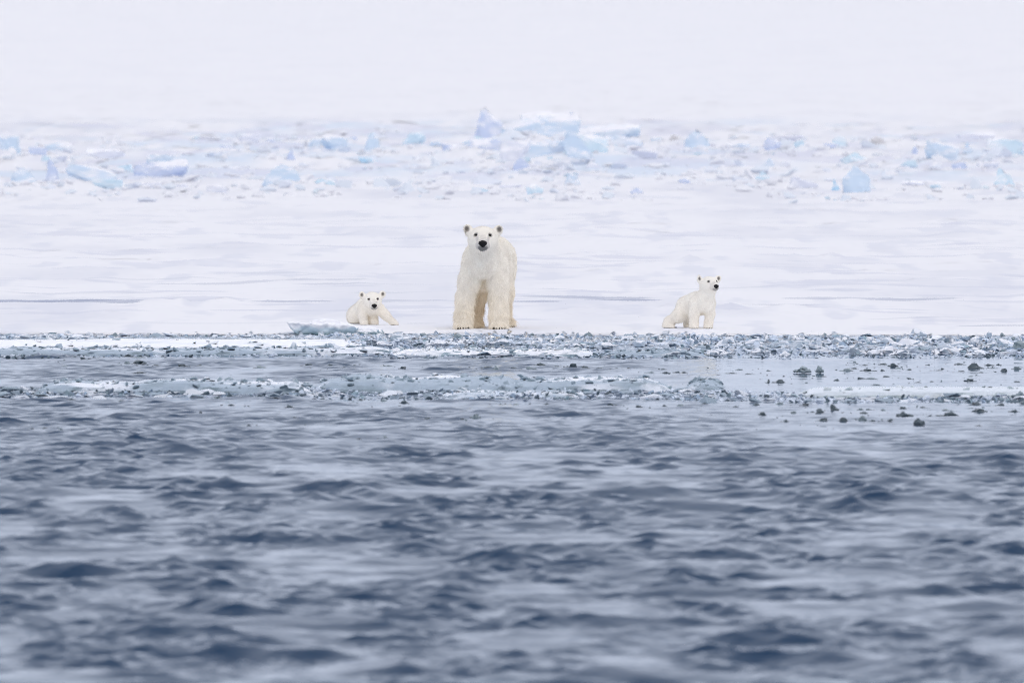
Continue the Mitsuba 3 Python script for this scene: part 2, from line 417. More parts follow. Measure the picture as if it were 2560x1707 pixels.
FLOES = [   # px from, px to, back row of the top, waterline row, height of the face in pixels, lumpiness in metres
    (-160, 930, 848, 873, 9, 0.006, 1, 'mat_floe', 'long flat white snow covered floe at left just in front of the snow edge'),
    (-120, 1010, 869, 889, 13, 0.020, 2, 'mat_floe_slush', 'rough grey and white floe in front of the long flat white floe at left'),
    (940, 1520, 875, 890, 11, 0.014, 3, 'mat_floe', 'narrow white topped floe between the mother bear and the open water'),
    (1480, 1790, 876, 891, 11, 0.018, 4, 'mat_floe_slush', 'short rough floe with grey face below the right cub'),
    (70, 800, 952, 986, 22, 0.026, 5, 'mat_floe_slush', 'blurred lumpy white floe lying alone in the water at left'),
    (770, 1330, 944, 983, 22, 0.036, 6, 'mat_floe_slush', 'lumpy snow topped floe in the water below the mother bear'),
    (1230, 1700, 949, 981, 20, 0.036, 7, 'mat_floe_slush', 'lumpy snow topped floe in the water between mother bear and right cub'),
    (1090, 1480, 976, 997, 10, 0.018, 8, 'mat_floe_slush', 'small smooth white floe nearest the camera below the mother bear'),
    (1700, 1830, 952, 973, 14, 0.034, 9, 'mat_floe_slush', 'small round white floe just below the right cub in open water'),
    (1980, 2760, 967, 994, 17, 0.003, 10, 'mat_floe_grey', 'thin flat grey green slab of ice at right edge'),
]
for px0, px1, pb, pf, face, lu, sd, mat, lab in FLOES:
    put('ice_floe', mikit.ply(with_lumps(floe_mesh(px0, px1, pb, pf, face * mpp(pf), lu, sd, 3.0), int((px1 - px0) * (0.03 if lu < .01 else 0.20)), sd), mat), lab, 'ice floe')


# brash ice: crushed pieces in bands, too many to count
def band_points(px0, px1, py0, py1, n, rng, gap=0.0):
    """n points on the water evenly spread over a band of the surface."""
    a, b = at(px0, py1), at(px1, py1)
    y0, y1 = at(1280, py1)[1], at(1280, py0)[1]
    x, y = rng.uniform(a[0], b[0], n), rng.uniform(y0, y1, n)
    if gap:
        k = meshkit.fbm(xy(x * 0.9, y * 0.35), 3, int(px0 + py0) % 97) > gap
        x, y = x[k], y[k]
    return x, y


def ice_tint(n, rng, dark=0.3, white=0.3):
    u = rng.uniform(size=n)
    grey = np.array([0.29, 0.36, 0.44]); wh = np.array([0.66, 0.71, 0.78]); dk = np.array([0.09, 0.12, 0.14]); aq = np.array([0.31, 0.40, 0.43])
    base = np.where(rng.uniform(size=(n, 1)) < 0.3, aq, grey) * rng.uniform(0.6, 1.3, (n, 1))
    base = np.where((u < dark)[:, None], dk * rng.uniform(0.7, 1.9, (n, 1)), base)
    return np.clip(np.where((u > 1 - white)[:, None], wh * rng.uniform(0.88, 1.05, (n, 1)), base), 0.02, 0.9)


def build_brash():
    rng = np.random.default_rng(9)
    P, S, C = [], [], []
    # (px0, px1, py0, py1, number, smallest, largest size in metres, heap height, dark share, white share, gap)
    for px0, px1, y0, y1, n, s0, s1, heap, dk, wh, gap in [
        (-260, 900, 832, 848, 2600, .02, .10, .05, .08, .38, 0), (860, 1720, 831, 866, 4200, .02, .11, .05, .08, .40, 0), (1680, 2850, 832, 886, 6500, .02, .13, .06, .08, .46, 0),
        (-260, 1000, 880, 893, 1500, .02, .08, .035, .3, .3, .2), (900, 1760, 884, 898, 1300, .02, .09, .03, .35, .22, .2), (-260, 150, 884, 898, 240, .04, .10, .03, .75, .1, 0), (1680, 2850, 884, 897, 900, .03, .08, .025, .6, .15, 0),
        (-200, 820, 974, 993, 2300, .02, .09, .06, .4, .25, .2), (780, 1760, 976, 1000, 2600, .02, .09, .06, .4, .25, .2), (1690, 2000, 978, 1004, 450, .03, .09, .03, .5, .15, .1), (1960, 2850, 990, 1008, 1500, .02, .10, .03, .55, .12, .1),
        (930, 1500, 864, 878, 500, .03, .09, .04, .15, .35, 0)]:
        x, y = band_points(px0, px1, y0, y1, n, rng, gap)
        m = len(x)
        k_ = y < edge_y(x) - 0.03
        x, y = x[k_], y[k_]
        m = len(x)
        s = .85 * (s0 + (s1 - s0) * rng.uniform(size=m) ** 2.6)
        hp = np.clip(meshkit.fbm(xy(x * 1.6, y * 0.7), 3, 71) * 1.6 - 0.35, 0, 1)
        hmax = heap * hp
        z = rng.uniform(size=m) * hmax + s * 0.12 - 0.01
        P.append(np.stack([x, y, z], 1)); S.append(s)
        drift = meshkit.fbm(xy(x * 0.7, y * 1.5), 4, 75)
        c = ice_tint(m, rng, dk, wh)
        c = np.where((rng.uniform(size=m) < sstep(.52, .68, drift))[:, None], np.array([.70, .74, .80]) * rng.uniform(.85, 1.04, (m, 1)), c)
        c = np.where((rng.uniform(size=m) < sstep(.44, .30, drift))[:, None] & (c[:, :1] > .3), c * .55, c)
        C.append(c)
    # broader plates and lumps of slush among them
    Q, SQ, D = [], [], []
    for px0, px1, y0, y1, n in [(-260, 900, 834, 848, 60), (860, 1720, 834, 866, 150), (1680, 2850, 836, 886, 260), (900, 1760, 884, 896, 50), (-200, 1760, 972, 996, 150), (1700, 2850, 986, 1008, 60)]:
        x, y = band_points(px0, px1, y0, y1, n, rng)
        k = rng.uniform(.09, .26, n)
        Q.append(np.stack([x, y, rng.uniform(0, .025, n)], 1)); SQ.append(k)
        t = rng.uniform(size=(n, 1))
        D.append(np.where(t < .5, np.array([.66, .71, .77]), np.array([.30, .38, .45])) * rng.uniform(.85, 1.05, (n, 1)))
    P, S, C = np.vstack(P), np.concatenate(S), np.vstack(C) * [.92, .98, 1.04]
    v, f, c = scatter_lumps(P, S, C, 33, 0.7, (0.3, 0.8))
    v2, c2 = [v[f].reshape(-1, 3)], [c[f].reshape(-1, 3)]
    v, f, c = scatter_lumps(np.vstack(Q), np.concatenate(SQ), np.vstack(D), 37, 0.14, (0.25, 0.45))
    v2.append(v[f].reshape(-1, 3)); c2.append(c[f].reshape(-1, 3))
    # the slush that the lumps lie in: one rough sheet, mostly awash
    xs, ys = np.arange(-7.6, 7.6, 0.045), np.arange(168.5, 182.6, 0.085)
    X, Y = np.meshgrid(xs, ys)
    x, y = X.ravel() + rng.uniform(-.02, .02, X.size), Y.ravel() + rng.uniform(-.04, .04, X.size)
    row = CAM_H * F / y + YH                                                         # how far out the slush reaches
    out = edge_y(x) - y
    reach = np.interp(x, [-7, -1.2, 2.0, 7], [1.6, 3.4, 5.6, 7.6]) + 1.5 * nz(xy(x, y), 0.6, 3, 73)
    inside = sstep(-.3, .5, reach - out) * sstep(-.15, .1, out + 0.3)
    z = -0.06 + inside * (0.035 + 0.045 * meshkit.fbm(xy(x * 2.0, y * 0.8), 4, 71) + 0.03 * rng.uniform(size=x.size))
    v = np.stack([x, y, z], 1)
    f = grid_faces(*X.shape)
    f = f[z[f].max(1) > -0.03]
    k = rng.uniform(size=len(f))
    col = np.array([.36, .43, .51]) * rng.uniform(.55, 1.25, (len(f), 1))
    col = np.where((k > .82)[:, None], np.array([.62, .67, .74]) * rng.uniform(.9, 1.04, (len(f), 1)), col)
    v2.append(v[f].reshape(-1, 3)); c2.append(np.repeat(col, 3, 0))
    v2, c2 = np.vstack(v2), np.vstack(c2)
    return mikit.ply((v2, np.arange(len(v2)).reshape(-1, 3)), 'mat_brash', smooth=False, color=np.clip(c2, .02, .9))


put('brash_ice', build_brash(), 'bands of crushed grey and white ice along the snow edge and round the floes', 'brash ice', kind='stuff')


def build_clear_brash():
    rng = np.random.default_rng(19)
    P, S = [], []
    for px0, px1, y0, y1, n in [(-260, 900, 833, 848, 140), (860, 1720, 832, 866, 220), (1680, 2850, 833, 888, 300)]:
        x, y = band_points(px0, px1, y0, y1, n, rng)
        k_ = y < edge_y(x) - 0.06
        x, y = x[k_], y[k_]
        s = rng.uniform(.04, .10, len(x))
        z = rng.uniform(0, .06, len(x)) * np.clip(meshkit.fbm(xy(x * 1.6, y * 0.7), 3, 71) * 1.6 - 0.2, 0, 1) + s * 0.2
        P.append(np.stack([x, y, z], 1)); S.append(s)
    P, S = np.vstack(P), np.concatenate(S)
    v, f, c = scatter_lumps(P, S, np.ones((len(P), 3)), 34)
    return mikit.ply((v, f), 'mat_clear_ice')


put('clear_brash_ice', build_clear_brash(), 'glassy clear splinters of ice among the crushed ice along the snow edge', 'brash ice', kind='stuff')

PIECES = []
for i in range(26):
    m = hull_piece(int(RNG.integers(12, 22)), RNG.uniform(0.7, 1.0), 300 + i)
    m = m.subdivide()
    v = np.array(m.vertices)
    v = v + 0.05 * nz(v, 3.0, 2, 80 + i)[:, None] * v / 0.4
    PIECES.append((v, np.array(m.faces)))


def piece(px, py, w, h, mat, seed, z0=0.0, name='ice_chunk', **tags):
    """One floating piece seen w x h pixels large with its waterline at row py: a few angular lumps frozen together, mostly awash."""
    r = np.random.default_rng(seed)
    p = at(px, py, z0)
    m = p[1] / F
    W, H = w * m, h * m
    V, Fc, n = [], [], 0
    k = int(r.integers(8, 13)) if w > 26 else int(r.integers(4, 8)) if w > 14 else 3
    main = r.uniform(-.2, .2)
    for i in range(k):
        v, f = PIECES[r.integers(len(PIECES))]
        cx = main if i == 0 else r.uniform(-.40, .40)
        big = 1.0 if i == 0 else r.uniform(.3, .75)
        big *= .78 if k > 7 else 1.0
        hh = H * (0.9 if i == 0 else r.uniform(.25, .6) * (1 - abs(cx - main) * .6))
        ww = W * (0.66 if k > 2 else 0.85) * big
        q = rot_any(r, .5)
        u = v @ q.T
        u = u / (u.max(0) - u.min(0)) * [ww, (ww + hh) * .5 * r.uniform(.9, 1.5), hh * 1.45]
        u = u + [cx * W * .85, r.uniform(-.25, .25) * W, 0]
        u[:, 2] -= u[:, 2].max() - hh
        V.append(u); Fc.append(f + n); n += len(u)
    return put(name, mikit.ply((np.vstack(V) + p, np.vstack(Fc)), mat, smooth=30), **tags)


DARK = [(20, 882, 45, 13), (75, 886, 50, 13), (112, 891, 26, 9), (155, 893, 12, 5), (185, 893, 16, 6), (208, 899, 20, 11), (225, 899, 12, 6), (318, 892, 32, 11), (345, 894, 40, 5), (348, 910, 46, 18), (285, 917, 20, 7), (270, 918, 14, 6),
        (320, 909, 22, 10), (390, 916, 30, 8), (460, 918, 40, 13), (500, 917, 32, 11), (645, 920, 42, 11), (770, 916, 44, 12), (825, 917, 24, 12), (350, 933, 42, 7), (165, 917, 32, 6), (235, 894, 10, 5), (260, 893, 10, 5),
        (883, 916, 34, 7), (965, 916, 42, 6), (1005, 922, 26, 10), (860, 921, 20, 7), (1215, 922, 42, 11), (1238, 925, 22, 22), (1280, 924, 24, 11), (1175, 921, 14, 7), (1345, 915, 42, 14), (1330, 922, 34, 9), (1300, 926, 22, 6),
        (1425, 921, 42, 22), (1458, 921, 32, 11), (1500, 922, 42, 7), (1395, 918, 20, 6), (1570, 922, 16, 6), (1540, 922, 18, 5), (1625, 933, 32, 9), (1665, 934, 28, 9), (1690, 932, 22, 7), (1660, 924, 16, 5),
        (2137, 907, 14, 8), (2160, 914, 30, 5), (2208, 912, 24, 7), (2232, 917, 32, 16), (2118, 928, 40, 13), (2138, 923, 22, 6), (2172, 928, 46, 10), (2205, 928, 16, 9), (2245, 922, 16, 6), (2275, 926, 16, 7), (2320, 913, 14, 5), (2340, 927, 42, 5),
        (2255, 919, 10, 6), (2355, 924, 12, 8), (2400, 912, 36, 8), (2438, 922, 60, 24), (2480, 922, 34, 6), (2472, 914, 32, 9), (2496, 913, 16, 7), (2510, 929, 26, 14), (2540, 924, 30, 14), (2405, 929, 24, 5), (2450, 933, 22, 6),
        (2150, 948, 24, 9), (2175, 948, 46, 9), (2215, 943, 22, 7), (2272, 948, 20, 7), (2425, 954, 36, 13), (2426, 942, 16, 5), (1945, 957, 42, 14), (1922, 956, 10, 14), (2090, 952, 20, 9), (2190, 964, 36, 7), (2295, 957, 20, 5), (2330, 955, 14, 5),
        (2545, 956, 24, 6), (2035, 941, 14, 5), (2060, 942, 16, 5), (1960, 942, 10, 5), (2015, 943, 12, 5), (1850, 926, 24, 7), (1825, 934, 40, 5), (1875, 936, 30, 5), (1922, 928, 14, 6), (1770, 921, 10, 6), (1712, 932, 18, 7),
        (2045, 1031, 38, 17), (2085, 1026, 28, 26), (1985, 1033, 22, 9), (2055, 1055, 40, 18), (2105, 1055, 34, 21), (2160, 1034, 26, 9), (2158, 1051, 30, 22), (2260, 1041, 52, 22), (2295, 1060, 46, 26), (2370, 1040, 72, 20), (2372, 1028, 40, 10),
        (2450, 1030, 50, 16), (2535, 1030, 32, 11), (2325, 1042, 20, 9), (2150, 1025, 20, 9), (2175, 1025, 22, 6), (2450, 1068, 36, 11), (2225, 1052, 16, 10), (2205, 1050, 10, 7), (2180, 1053, 18, 6), (1908, 1040, 30, 18), (1962, 1056, 28, 14),
        (2208, 1027, 18, 8), (2255, 1022, 24, 9), (2310, 1020, 26, 8), (2010, 1014, 26, 10), (1950, 1012, 34, 12), (1890, 1013, 22, 9), (1840, 1018, 18, 7), (1760, 1011, 26, 9), (1700, 1014, 20, 7),
        (500, 1036, 14, 15), (740, 1048, 30, 11), (620, 1066, 16, 11), (1190, 1045, 32, 17), (1075, 1048, 36, 8), (1155, 1049, 16, 7), (895, 1100, 20, 9), (965, 1094, 14, 8), (985, 1092, 14, 9), (115, 1073, 32, 9), (80, 1074, 14, 8), (150, 1074, 12, 8),
        (850, 1042, 20, 9), (720, 1020, 34, 11), (1365, 1014, 30, 12), (1290, 1013, 24, 9), (1530, 1013, 26, 9), (1600, 1018, 22, 9), (430, 1042, 10, 7), (410, 1062, 8, 7), (580, 1014, 22, 8), (300, 1004, 22, 8), (180, 1000, 20, 7),
        (545, 997, 20, 12), (60, 1000, 16, 7), (1010, 1008, 30, 12), (900, 1002, 22, 10), (960, 1004, 28, 11), (1660, 1016, 14, 10), (2440, 1012, 40, 12), (2500, 1014, 34, 11), (2555, 1010, 30, 12)]
ORD = [f'{n}th' for n in range(40)]
ORD[:12] = ['first', 'second', 'third', 'fourth', 'fifth', 'sixth', 'seventh', 'eighth', 'ninth', 'tenth', 'eleventh', 'twelfth']
ASIDE = [(260, 'far left'), (700, 'left'), (1080, 'below the left cub'), (1400, 'below the mother bear'), (1640, 'left of the right cub'), (1860, 'below the right cub'), (2250, 'right'), (9999, 'far right')]
FAR = [(904, 'just off the crushed ice'), (966, 'in the pool behind the floes'), (1016, 'along the floes'), (9999, 'nearer than the floes')]
TURN = []          # (px, key): things whose labels get their turn from the left


def pick(table, v):
    return next(t for lim, t in table if v < lim)


for i, (px, py, w, h) in enumerate(DARK):
    grey = i % 4 == 0
    size = 'large' if w * h > 620 else 'tiny' if w * h < 130 else 'flat' if w > 4 * h else 'small'
    k = piece(px, py, w * 1.0, h * .68, 'mat_grey_ice' if grey else 'mat_dark_ice', 700 + i,
              label=f"{size} {'grey' if grey else 'dark'} ice chunk {pick(FAR, py)}, {pick(ASIDE, px)}", cat='ice chunk')
    TURN.append((px, k))


def build_crumbs():
    rng = np.random.default_rng(44)
    P, S, C = [], [], []
    for px, py, w, h in DARK:
        for _ in range(rng.integers(1, 5)):
            a, b = px + rng.normal(0, w * .9 + 8), py + rng.normal(0, 4)
            P.append(at(a, b) + [0, 0, .002]); S.append(rng.uniform(.010, .034)); C.append(np.array([.05, .075, .085]) * rng.uniform(.6, 2.5))
    for a, b in np.stack([rng.uniform(0, 2560, 260), rng.uniform(897, 1080, 260)], 1):
        P.append(at(a, b) + [0, 0, .002]); S.append(rng.uniform(.008, .026)); C.append(np.array([.06, .085, .095]) * rng.uniform(.6, 3))
    v, f, c = scatter_lumps(np.array(P), np.array(S), np.array(C), 45, .4, (.4, .7))
    return faceted_colour_ply(v, f, c, 'mat_brash')


put('ice_crumbs', build_crumbs(), 'tiny dark crumbs of ice strewn over the calm water', 'ice crumbs', kind='stuff')

LIGHT = [(2005, 929, 48, 15, 'grey'), (2050, 929, 28, 15, 'grey'), (1820, 866, 90, 26, 'white'), (2135, 880, 34, 24, 'white'), (2300, 829, 70, 22, 'white'), (2285, 866, 130, 22, 'white'), (2370, 880, 120, 20, 'white'),
         (2470, 844, 30, 20, 'white'), (2505, 834, 18, 14, 'grey'), (2529, 850, 16, 16, 'grey'), (2440, 858, 50, 18, 'white'), (2060, 833, 16, 18, 'grey'), (2000, 852, 60, 14, 'white'), (2040, 874, 70, 14, 'white'), (1960, 890, 44, 14, 'white'),
         (2545, 874, 60, 24, 'grey'), (1330, 835, 22, 9, 'grey'), (1020, 856, 30, 20, 'white'), (1150, 846, 50, 12, 'grey'), (1250, 858, 60, 12, 'white'), (1060, 833, 26, 9, 'grey'), (1470, 834, 22, 13, 'grey'), (800, 842, 18, 12, 'white'), (870, 843, 22, 14, 'white'),
         (945, 847, 22, 12, 'white'), (770, 847, 50, 10, 'white'), (345, 869, 18, 13, 'grey'), (500, 877, 18, 16, 'grey'), (560, 879, 18, 18, 'white'), (680, 882, 26, 18, 'white'), (420, 837, 26, 10, 'white'), (515, 833, 10, 10, 'grey'), (290, 838, 26, 10, 'grey'),
         (120, 841, 40, 9, 'white'), (620, 842, 30, 9, 'white'), (1560, 852, 70, 14, 'white'), (1650, 846, 50, 12, 'white'), (1720, 858, 60, 14, 'white'), (2170, 852, 50, 12, 'white'), (2220, 878, 60, 14, 'white'), (2545, 992, 40, 16, 'grey'),
         (1760, 850, 60, 14, 'white'), (1800, 884, 80, 15, 'white'), (1880, 860, 70, 15, 'white'), (1905, 882, 60, 13, 'white'), (1985, 868, 80, 15, 'white'), (2085, 860, 60, 15, 'white'), (2110, 848, 44, 13, 'white'), (2210, 860, 80, 18, 'white'),
         (2250, 887, 70, 13, 'white'), (2330, 854, 70, 16, 'white'), (2400, 870, 90, 18, 'white'), (2440, 887, 60, 13, 'white'), (2500, 864, 80, 18, 'white'), (2550, 848, 50, 15, 'white'), (2180, 886, 60, 13, 'white'),
         (1100, 861, 70, 13, 'white'), (1180, 854, 60, 13, 'white'), (1390, 850, 60, 13, 'white'), (1440, 864, 70, 13, 'white'), (1520, 867, 60, 13, 'white'), (1610, 864, 60, 13, 'white'), (960, 863, 50, 11, 'white'), (60, 844, 60, 10, 'white'), (200, 845, 70, 10, 'white'), (700, 845, 60, 10, 'white')]
for i, (px, py, w, h, c) in enumerate(LIGHT):
    cc = {'grey': 'clear grey', 'white': 'frosted white'}[c]
    size = 'broad' if w > 45 else 'small'
    py, h = max(py, 841), min(h, w * .55)
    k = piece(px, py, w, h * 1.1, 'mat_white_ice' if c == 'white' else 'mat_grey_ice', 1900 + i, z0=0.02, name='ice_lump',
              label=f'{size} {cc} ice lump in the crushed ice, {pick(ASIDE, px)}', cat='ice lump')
    TURN.append((px, k))


# ------------------------------------------------------------------ smooth bodies: signed distances, then surface nets
def surface_nets(d, origin, h):
    s = d < 0
    nx, ny, nz_ = d.shape
    corner = [(i, j, k) for i in (0, 1) for j in (0, 1) for k in (0, 1)]
    cells = np.zeros((nx - 1, ny - 1, nz_ - 1), int)
    for i, j, k in corner:
        cells += s[i:nx - 1 + i, j:ny - 1 + j, k:nz_ - 1 + k]
    act = (cells > 0) & (cells < 8)
    idx = np.full(act.shape, -1, int)
    idx[act] = np.arange(act.sum())
    c = np.argwhere(act)
    acc, cnt = np.zeros((len(c), 3)), np.zeros(len(c))
    for a in range(8):
        for b in range(a + 1, 8):
            A, B = np.array(corner[a]), np.array(corner[b])
            if np.abs(A - B).sum() != 1: continue
            da, db = d[tuple((c + A).T)], d[tuple((c + B).T)]
            on = (da < 0) != (db < 0)
            t = np.where(on, da / np.where(on, da - db, 1), 0)
            acc += np.where(on[:, None], A + (B - A) * t[:, None], 0)
            cnt += on
    v = (c + acc / cnt[:, None]) * h + origin
    faces = []
    for ax in range(3):
        sl0, sl1 = [slice(None)] * 3, [slice(None)] * 3
        sl0[ax], sl1[ax] = slice(0, -1), slice(1, None)
        a, b = s[tuple(sl0)], s[tuple(sl1)]
        e = np.argwhere(a != b)
        o1, o2 = [x for x in range(3) if x != ax]
        e = e[(e[:, o1] > 0) & (e[:, o2] > 0)]
        e = e[(e[:, o1] < d.shape[o1] - 1) & (e[:, o2] < d.shape[o2] - 1)]
        u1, u2 = np.eye(3, dtype=int)[o1], np.eye(3, dtype=int)[o2]
        q = np.stack([idx[tuple((e - u1 - u2).T)], idx[tuple((e - u2).T)], idx[tuple(e.T)], idx[tuple((e - u1).T)]], 1)
        flip = a[tuple(e.T)] != (ax != 1)
        q[flip] = q[flip][:, ::-1]
        faces.append(q)
    q = np.vstack(faces)
    return v, np.vstack([q[:, [0, 1, 2]], q[:, [0, 2, 3]]])


class Body:
    """Smoothly joined tapered limbs and ellipsoids on a grid."""

    def __init__(self, lo, hi, h):
        self.lo, self.h = np.array(lo, float), h
        n = np.ceil((np.array(hi) - lo) / h).astype(int) + 1
        self.ax = [self.lo[i] + np.arange(n[i]) * h for i in range(3)]
        self.d = np.full(n, 1.0)

    def _box(self, lo, hi):
        sl = tuple(slice(max(0, int((lo[i] - self.lo[i]) / self.h)), max(1, int((hi[i] - self.lo[i]) / self.h) + 2)) for i in range(3))
        g = np.stack(np.meshgrid(*[self.ax[i][sl[i]] for i in range(3)], indexing='ij'), -1)
        return sl, g

    def _join(self, sl, d, k, cut=False):
        o = self.d[sl]
        if cut:
            hh = np.maximum(k - np.abs(o + d), 0) / k
            self.d[sl] = np.maximum(o, -d) + hh * hh * k / 4
        else:
            hh = np.maximum(k - np.abs(o - d), 0) / k
            self.d[sl] = np.minimum(o, d) - hh * hh * k / 4

    def limb(self, *pts, k=0.06):
        """pts: (x, y, z, r), a chain of tapered bones"""
        for p, q in zip(pts[:-1], pts[1:]):
            a, b, ra, rb = np.array(p[:3], float), np.array(q[:3], float), p[3], q[3]
            R = max(ra, rb) + k + 2 * self.h
            sl, g = self._box(np.minimum(a, b) - R, np.maximum(a, b) + R)
            ba = b - a
            t = np.clip(((g - a) @ ba) / (ba @ ba), 0, 1)
            self._join(sl, np.linalg.norm(g - a - t[..., None] * ba, axis=-1) - (ra + (rb - ra) * t), k)

    def egg(self, c, r, k=0.05, rot=None, cut=False):
        c, r = np.array(c, float), np.array(r, float)
        R = r.max() + k + 2 * self.h
        sl, g = self._box(c - R, c + R)
        q = g - c
        if rot is not None:
            q = q @ rot
        l = np.linalg.norm(q / r, axis=-1)
        l2 = np.linalg.norm(q / (r * r), axis=-1)
        self._join(sl, np.where(l2 > 1e-9, l * (l - 1) / np.maximum(l2, 1e-9), -r.min()), k, cut)

    def floor(self, z=0.0):
        self.d = np.maximum(self.d, z - self.ax[2][None, None, :])

    def mesh(self, smooth=6):
        v, f = surface_nets(self.d, self.lo, self.h)
        m = trimesh.Trimesh(v, f, process=False)
        trimesh.smoothing.filter_taubin(m, iterations=smooth)
        if m.volume < 0:
            m.invert()
        return m


def euler(rx=0, ry=0, rz=0):
    rx, ry, rz = (math.radians(a) for a in (rx, ry, rz))
    cx, sx, cy, sy = math.cos(rx), math.sin(rx), math.cos(ry), math.sin(ry)
    return rotz(rz) @ np.array([[cy, 0, sy], [0, 1, 0], [-sy, 0, cy]]) @ np.array([[1, 0, 0], [0, cx, -sx], [0, sx, cx]])


class Head:
    """A head frame: centre, rotation; local x right, y into the picture, z up; everything scaled by s (1 = the mother)."""

    def __init__(self, c, s, pitch=0, roll=0, yaw=0, cub=False):
        self.c, self.s, self.R, self.cub = np.array(c, float), s, euler(pitch, roll, yaw), cub

    def w(self, p):
        return self.c + self.R @ (np.array(p, float) * self.s)

    def build(self, b):
        s, R = self.s, self.R
        E = lambda c, r, k=.04, rot=None, cut=False: b.egg(self.w(c), np.array(r) * s, k * s, R if rot is None else R @ rot, cut)
        L = lambda *p, k=.04: b.limb(*[(*self.w(q[:3]), q[3] * s) for q in p], k=k * s)
        cub = self.cub
        E((0, 0, 0.0), (.150 if not cub else .146, .165, .130), .05)                               # skull
        E((0, -.04, -.045), (.124 if not cub else .108, .135, .078), .06)                              # jowls
        E((0, -.10, .045), (.085, .09, .065), .05)                            # brow
        ml = 1.0 if not cub else 0.82
        L((0, -.10, -.010, .078), (0, -.10 - .19 * ml, -.052, .056), k=.05)    # muzzle
        L((0, -.10, -.062, .056), (0, -.08 - .185 * ml, -.088, .034), k=.03)   # lower jaw
        for sx in (-1, 1):
            E((sx * .042, -.12 - .12 * ml, -.062), (.034, .06, .034), .03)     # lips
            E((sx * .072, -.158, .047), (.019, .016, .015), .02, cut=True)     # eye sockets
            rot = euler(8, sx * 24, -sx * 22)
            ear = (sx * .160, .035, .100) if not cub else (sx * .172, .02, .094)
            er = .047 if not cub else .053
            E(ear, (er, .024, er * 1.1), .03, rot)
            E((ear[0] * .86, ear[1], ear[2] - .03), (.035, .03, .04), .04)
            E((ear[0] + sx * .002, ear[1] - .028, ear[2] - .002), (er * .55, .020, er * .60), .012, rot, cut=True)
        self.ml = ml

    def parts(self, root, place):
        """eyes, nose, mouth, inner ears as their own meshes"""
        ml, s, R = self.ml, self.s, self.R
        def ball(c, r, name, mat, n=2, **kw):
            m = trimesh.creation.icosphere(n)
            v = np.array(m.vertices) * np.array(r) * s @ R.T + self.w(c) + place
            put(f'{root}__{name}', mikit.ply((v, m.faces), mat, smooth=True), **kw)
        es = 0.96 if not self.cub else 1.08
        for sx in (-1, 1):
            ball((sx * .072, -.146, .045), (.0175 * es, .014 * es, .0135 * es), 'eye', 'mat_eye')
        # nose: a broad heart-shaped pad with two nostrils
        k = 1.0
        nb = Body((-.08, -.07, -.07), (.08, .07, .07), .005)
        nb.egg((0, 0, .008), (.040 * k, .028, .026 * k), .02)
        nb.egg((0, -.006, -.016), (.024 * k, .024, .024 * k), .02)
        for sx in (-1, 1):
            nb.egg((sx * .026, -.012, .004), (.018 * k, .02, .018 * k), .012)
            nb.egg((sx * .019, -.032, -.003), (.008, .010, .007), .004, cut=True)
        m = nb.mesh(3)
        v = np.array(m.vertices) * s @ R.T + self.w((0, -.105 - .235 * ml, -.040)) + place
        put(f'{root}__nose', mikit.ply((v, m.faces), 'mat_nose', smooth=True))
        # mouth: the dark lip line, an arc under the nose
        t = np.linspace(-1, 1, 15)
        pts = np.stack([t * .038, -.100 - .222 * ml + .05 * t ** 2 + .004, -.083 - 0.006 * np.abs(t) ** 1.5 - (.004 if self.cub else 0)], 1)
        rr = (.012 if self.cub else .014) * (1 - .5 * t ** 2)
        V, Fc = [], []
        for i, (p, r) in enumerate(zip(pts, rr)):
            a = np.arange(8) * math.pi / 4
            V.append(p + np.stack([0 * a, np.cos(a) * r, np.sin(a) * r], 1))
        V = np.vstack(V)
        q = [(i * 8 + j, i * 8 + (j + 1) % 8, (i + 1) * 8 + (j + 1) % 8, (i + 1) * 8 + j) for i in range(len(t) - 1) for j in range(8)]
        put(f'{root}__mouth', mikit.ply((V * s @ R.T + self.w((0, 0, 0)) + place, np.array(q)), 'mat_nose', smooth=True))


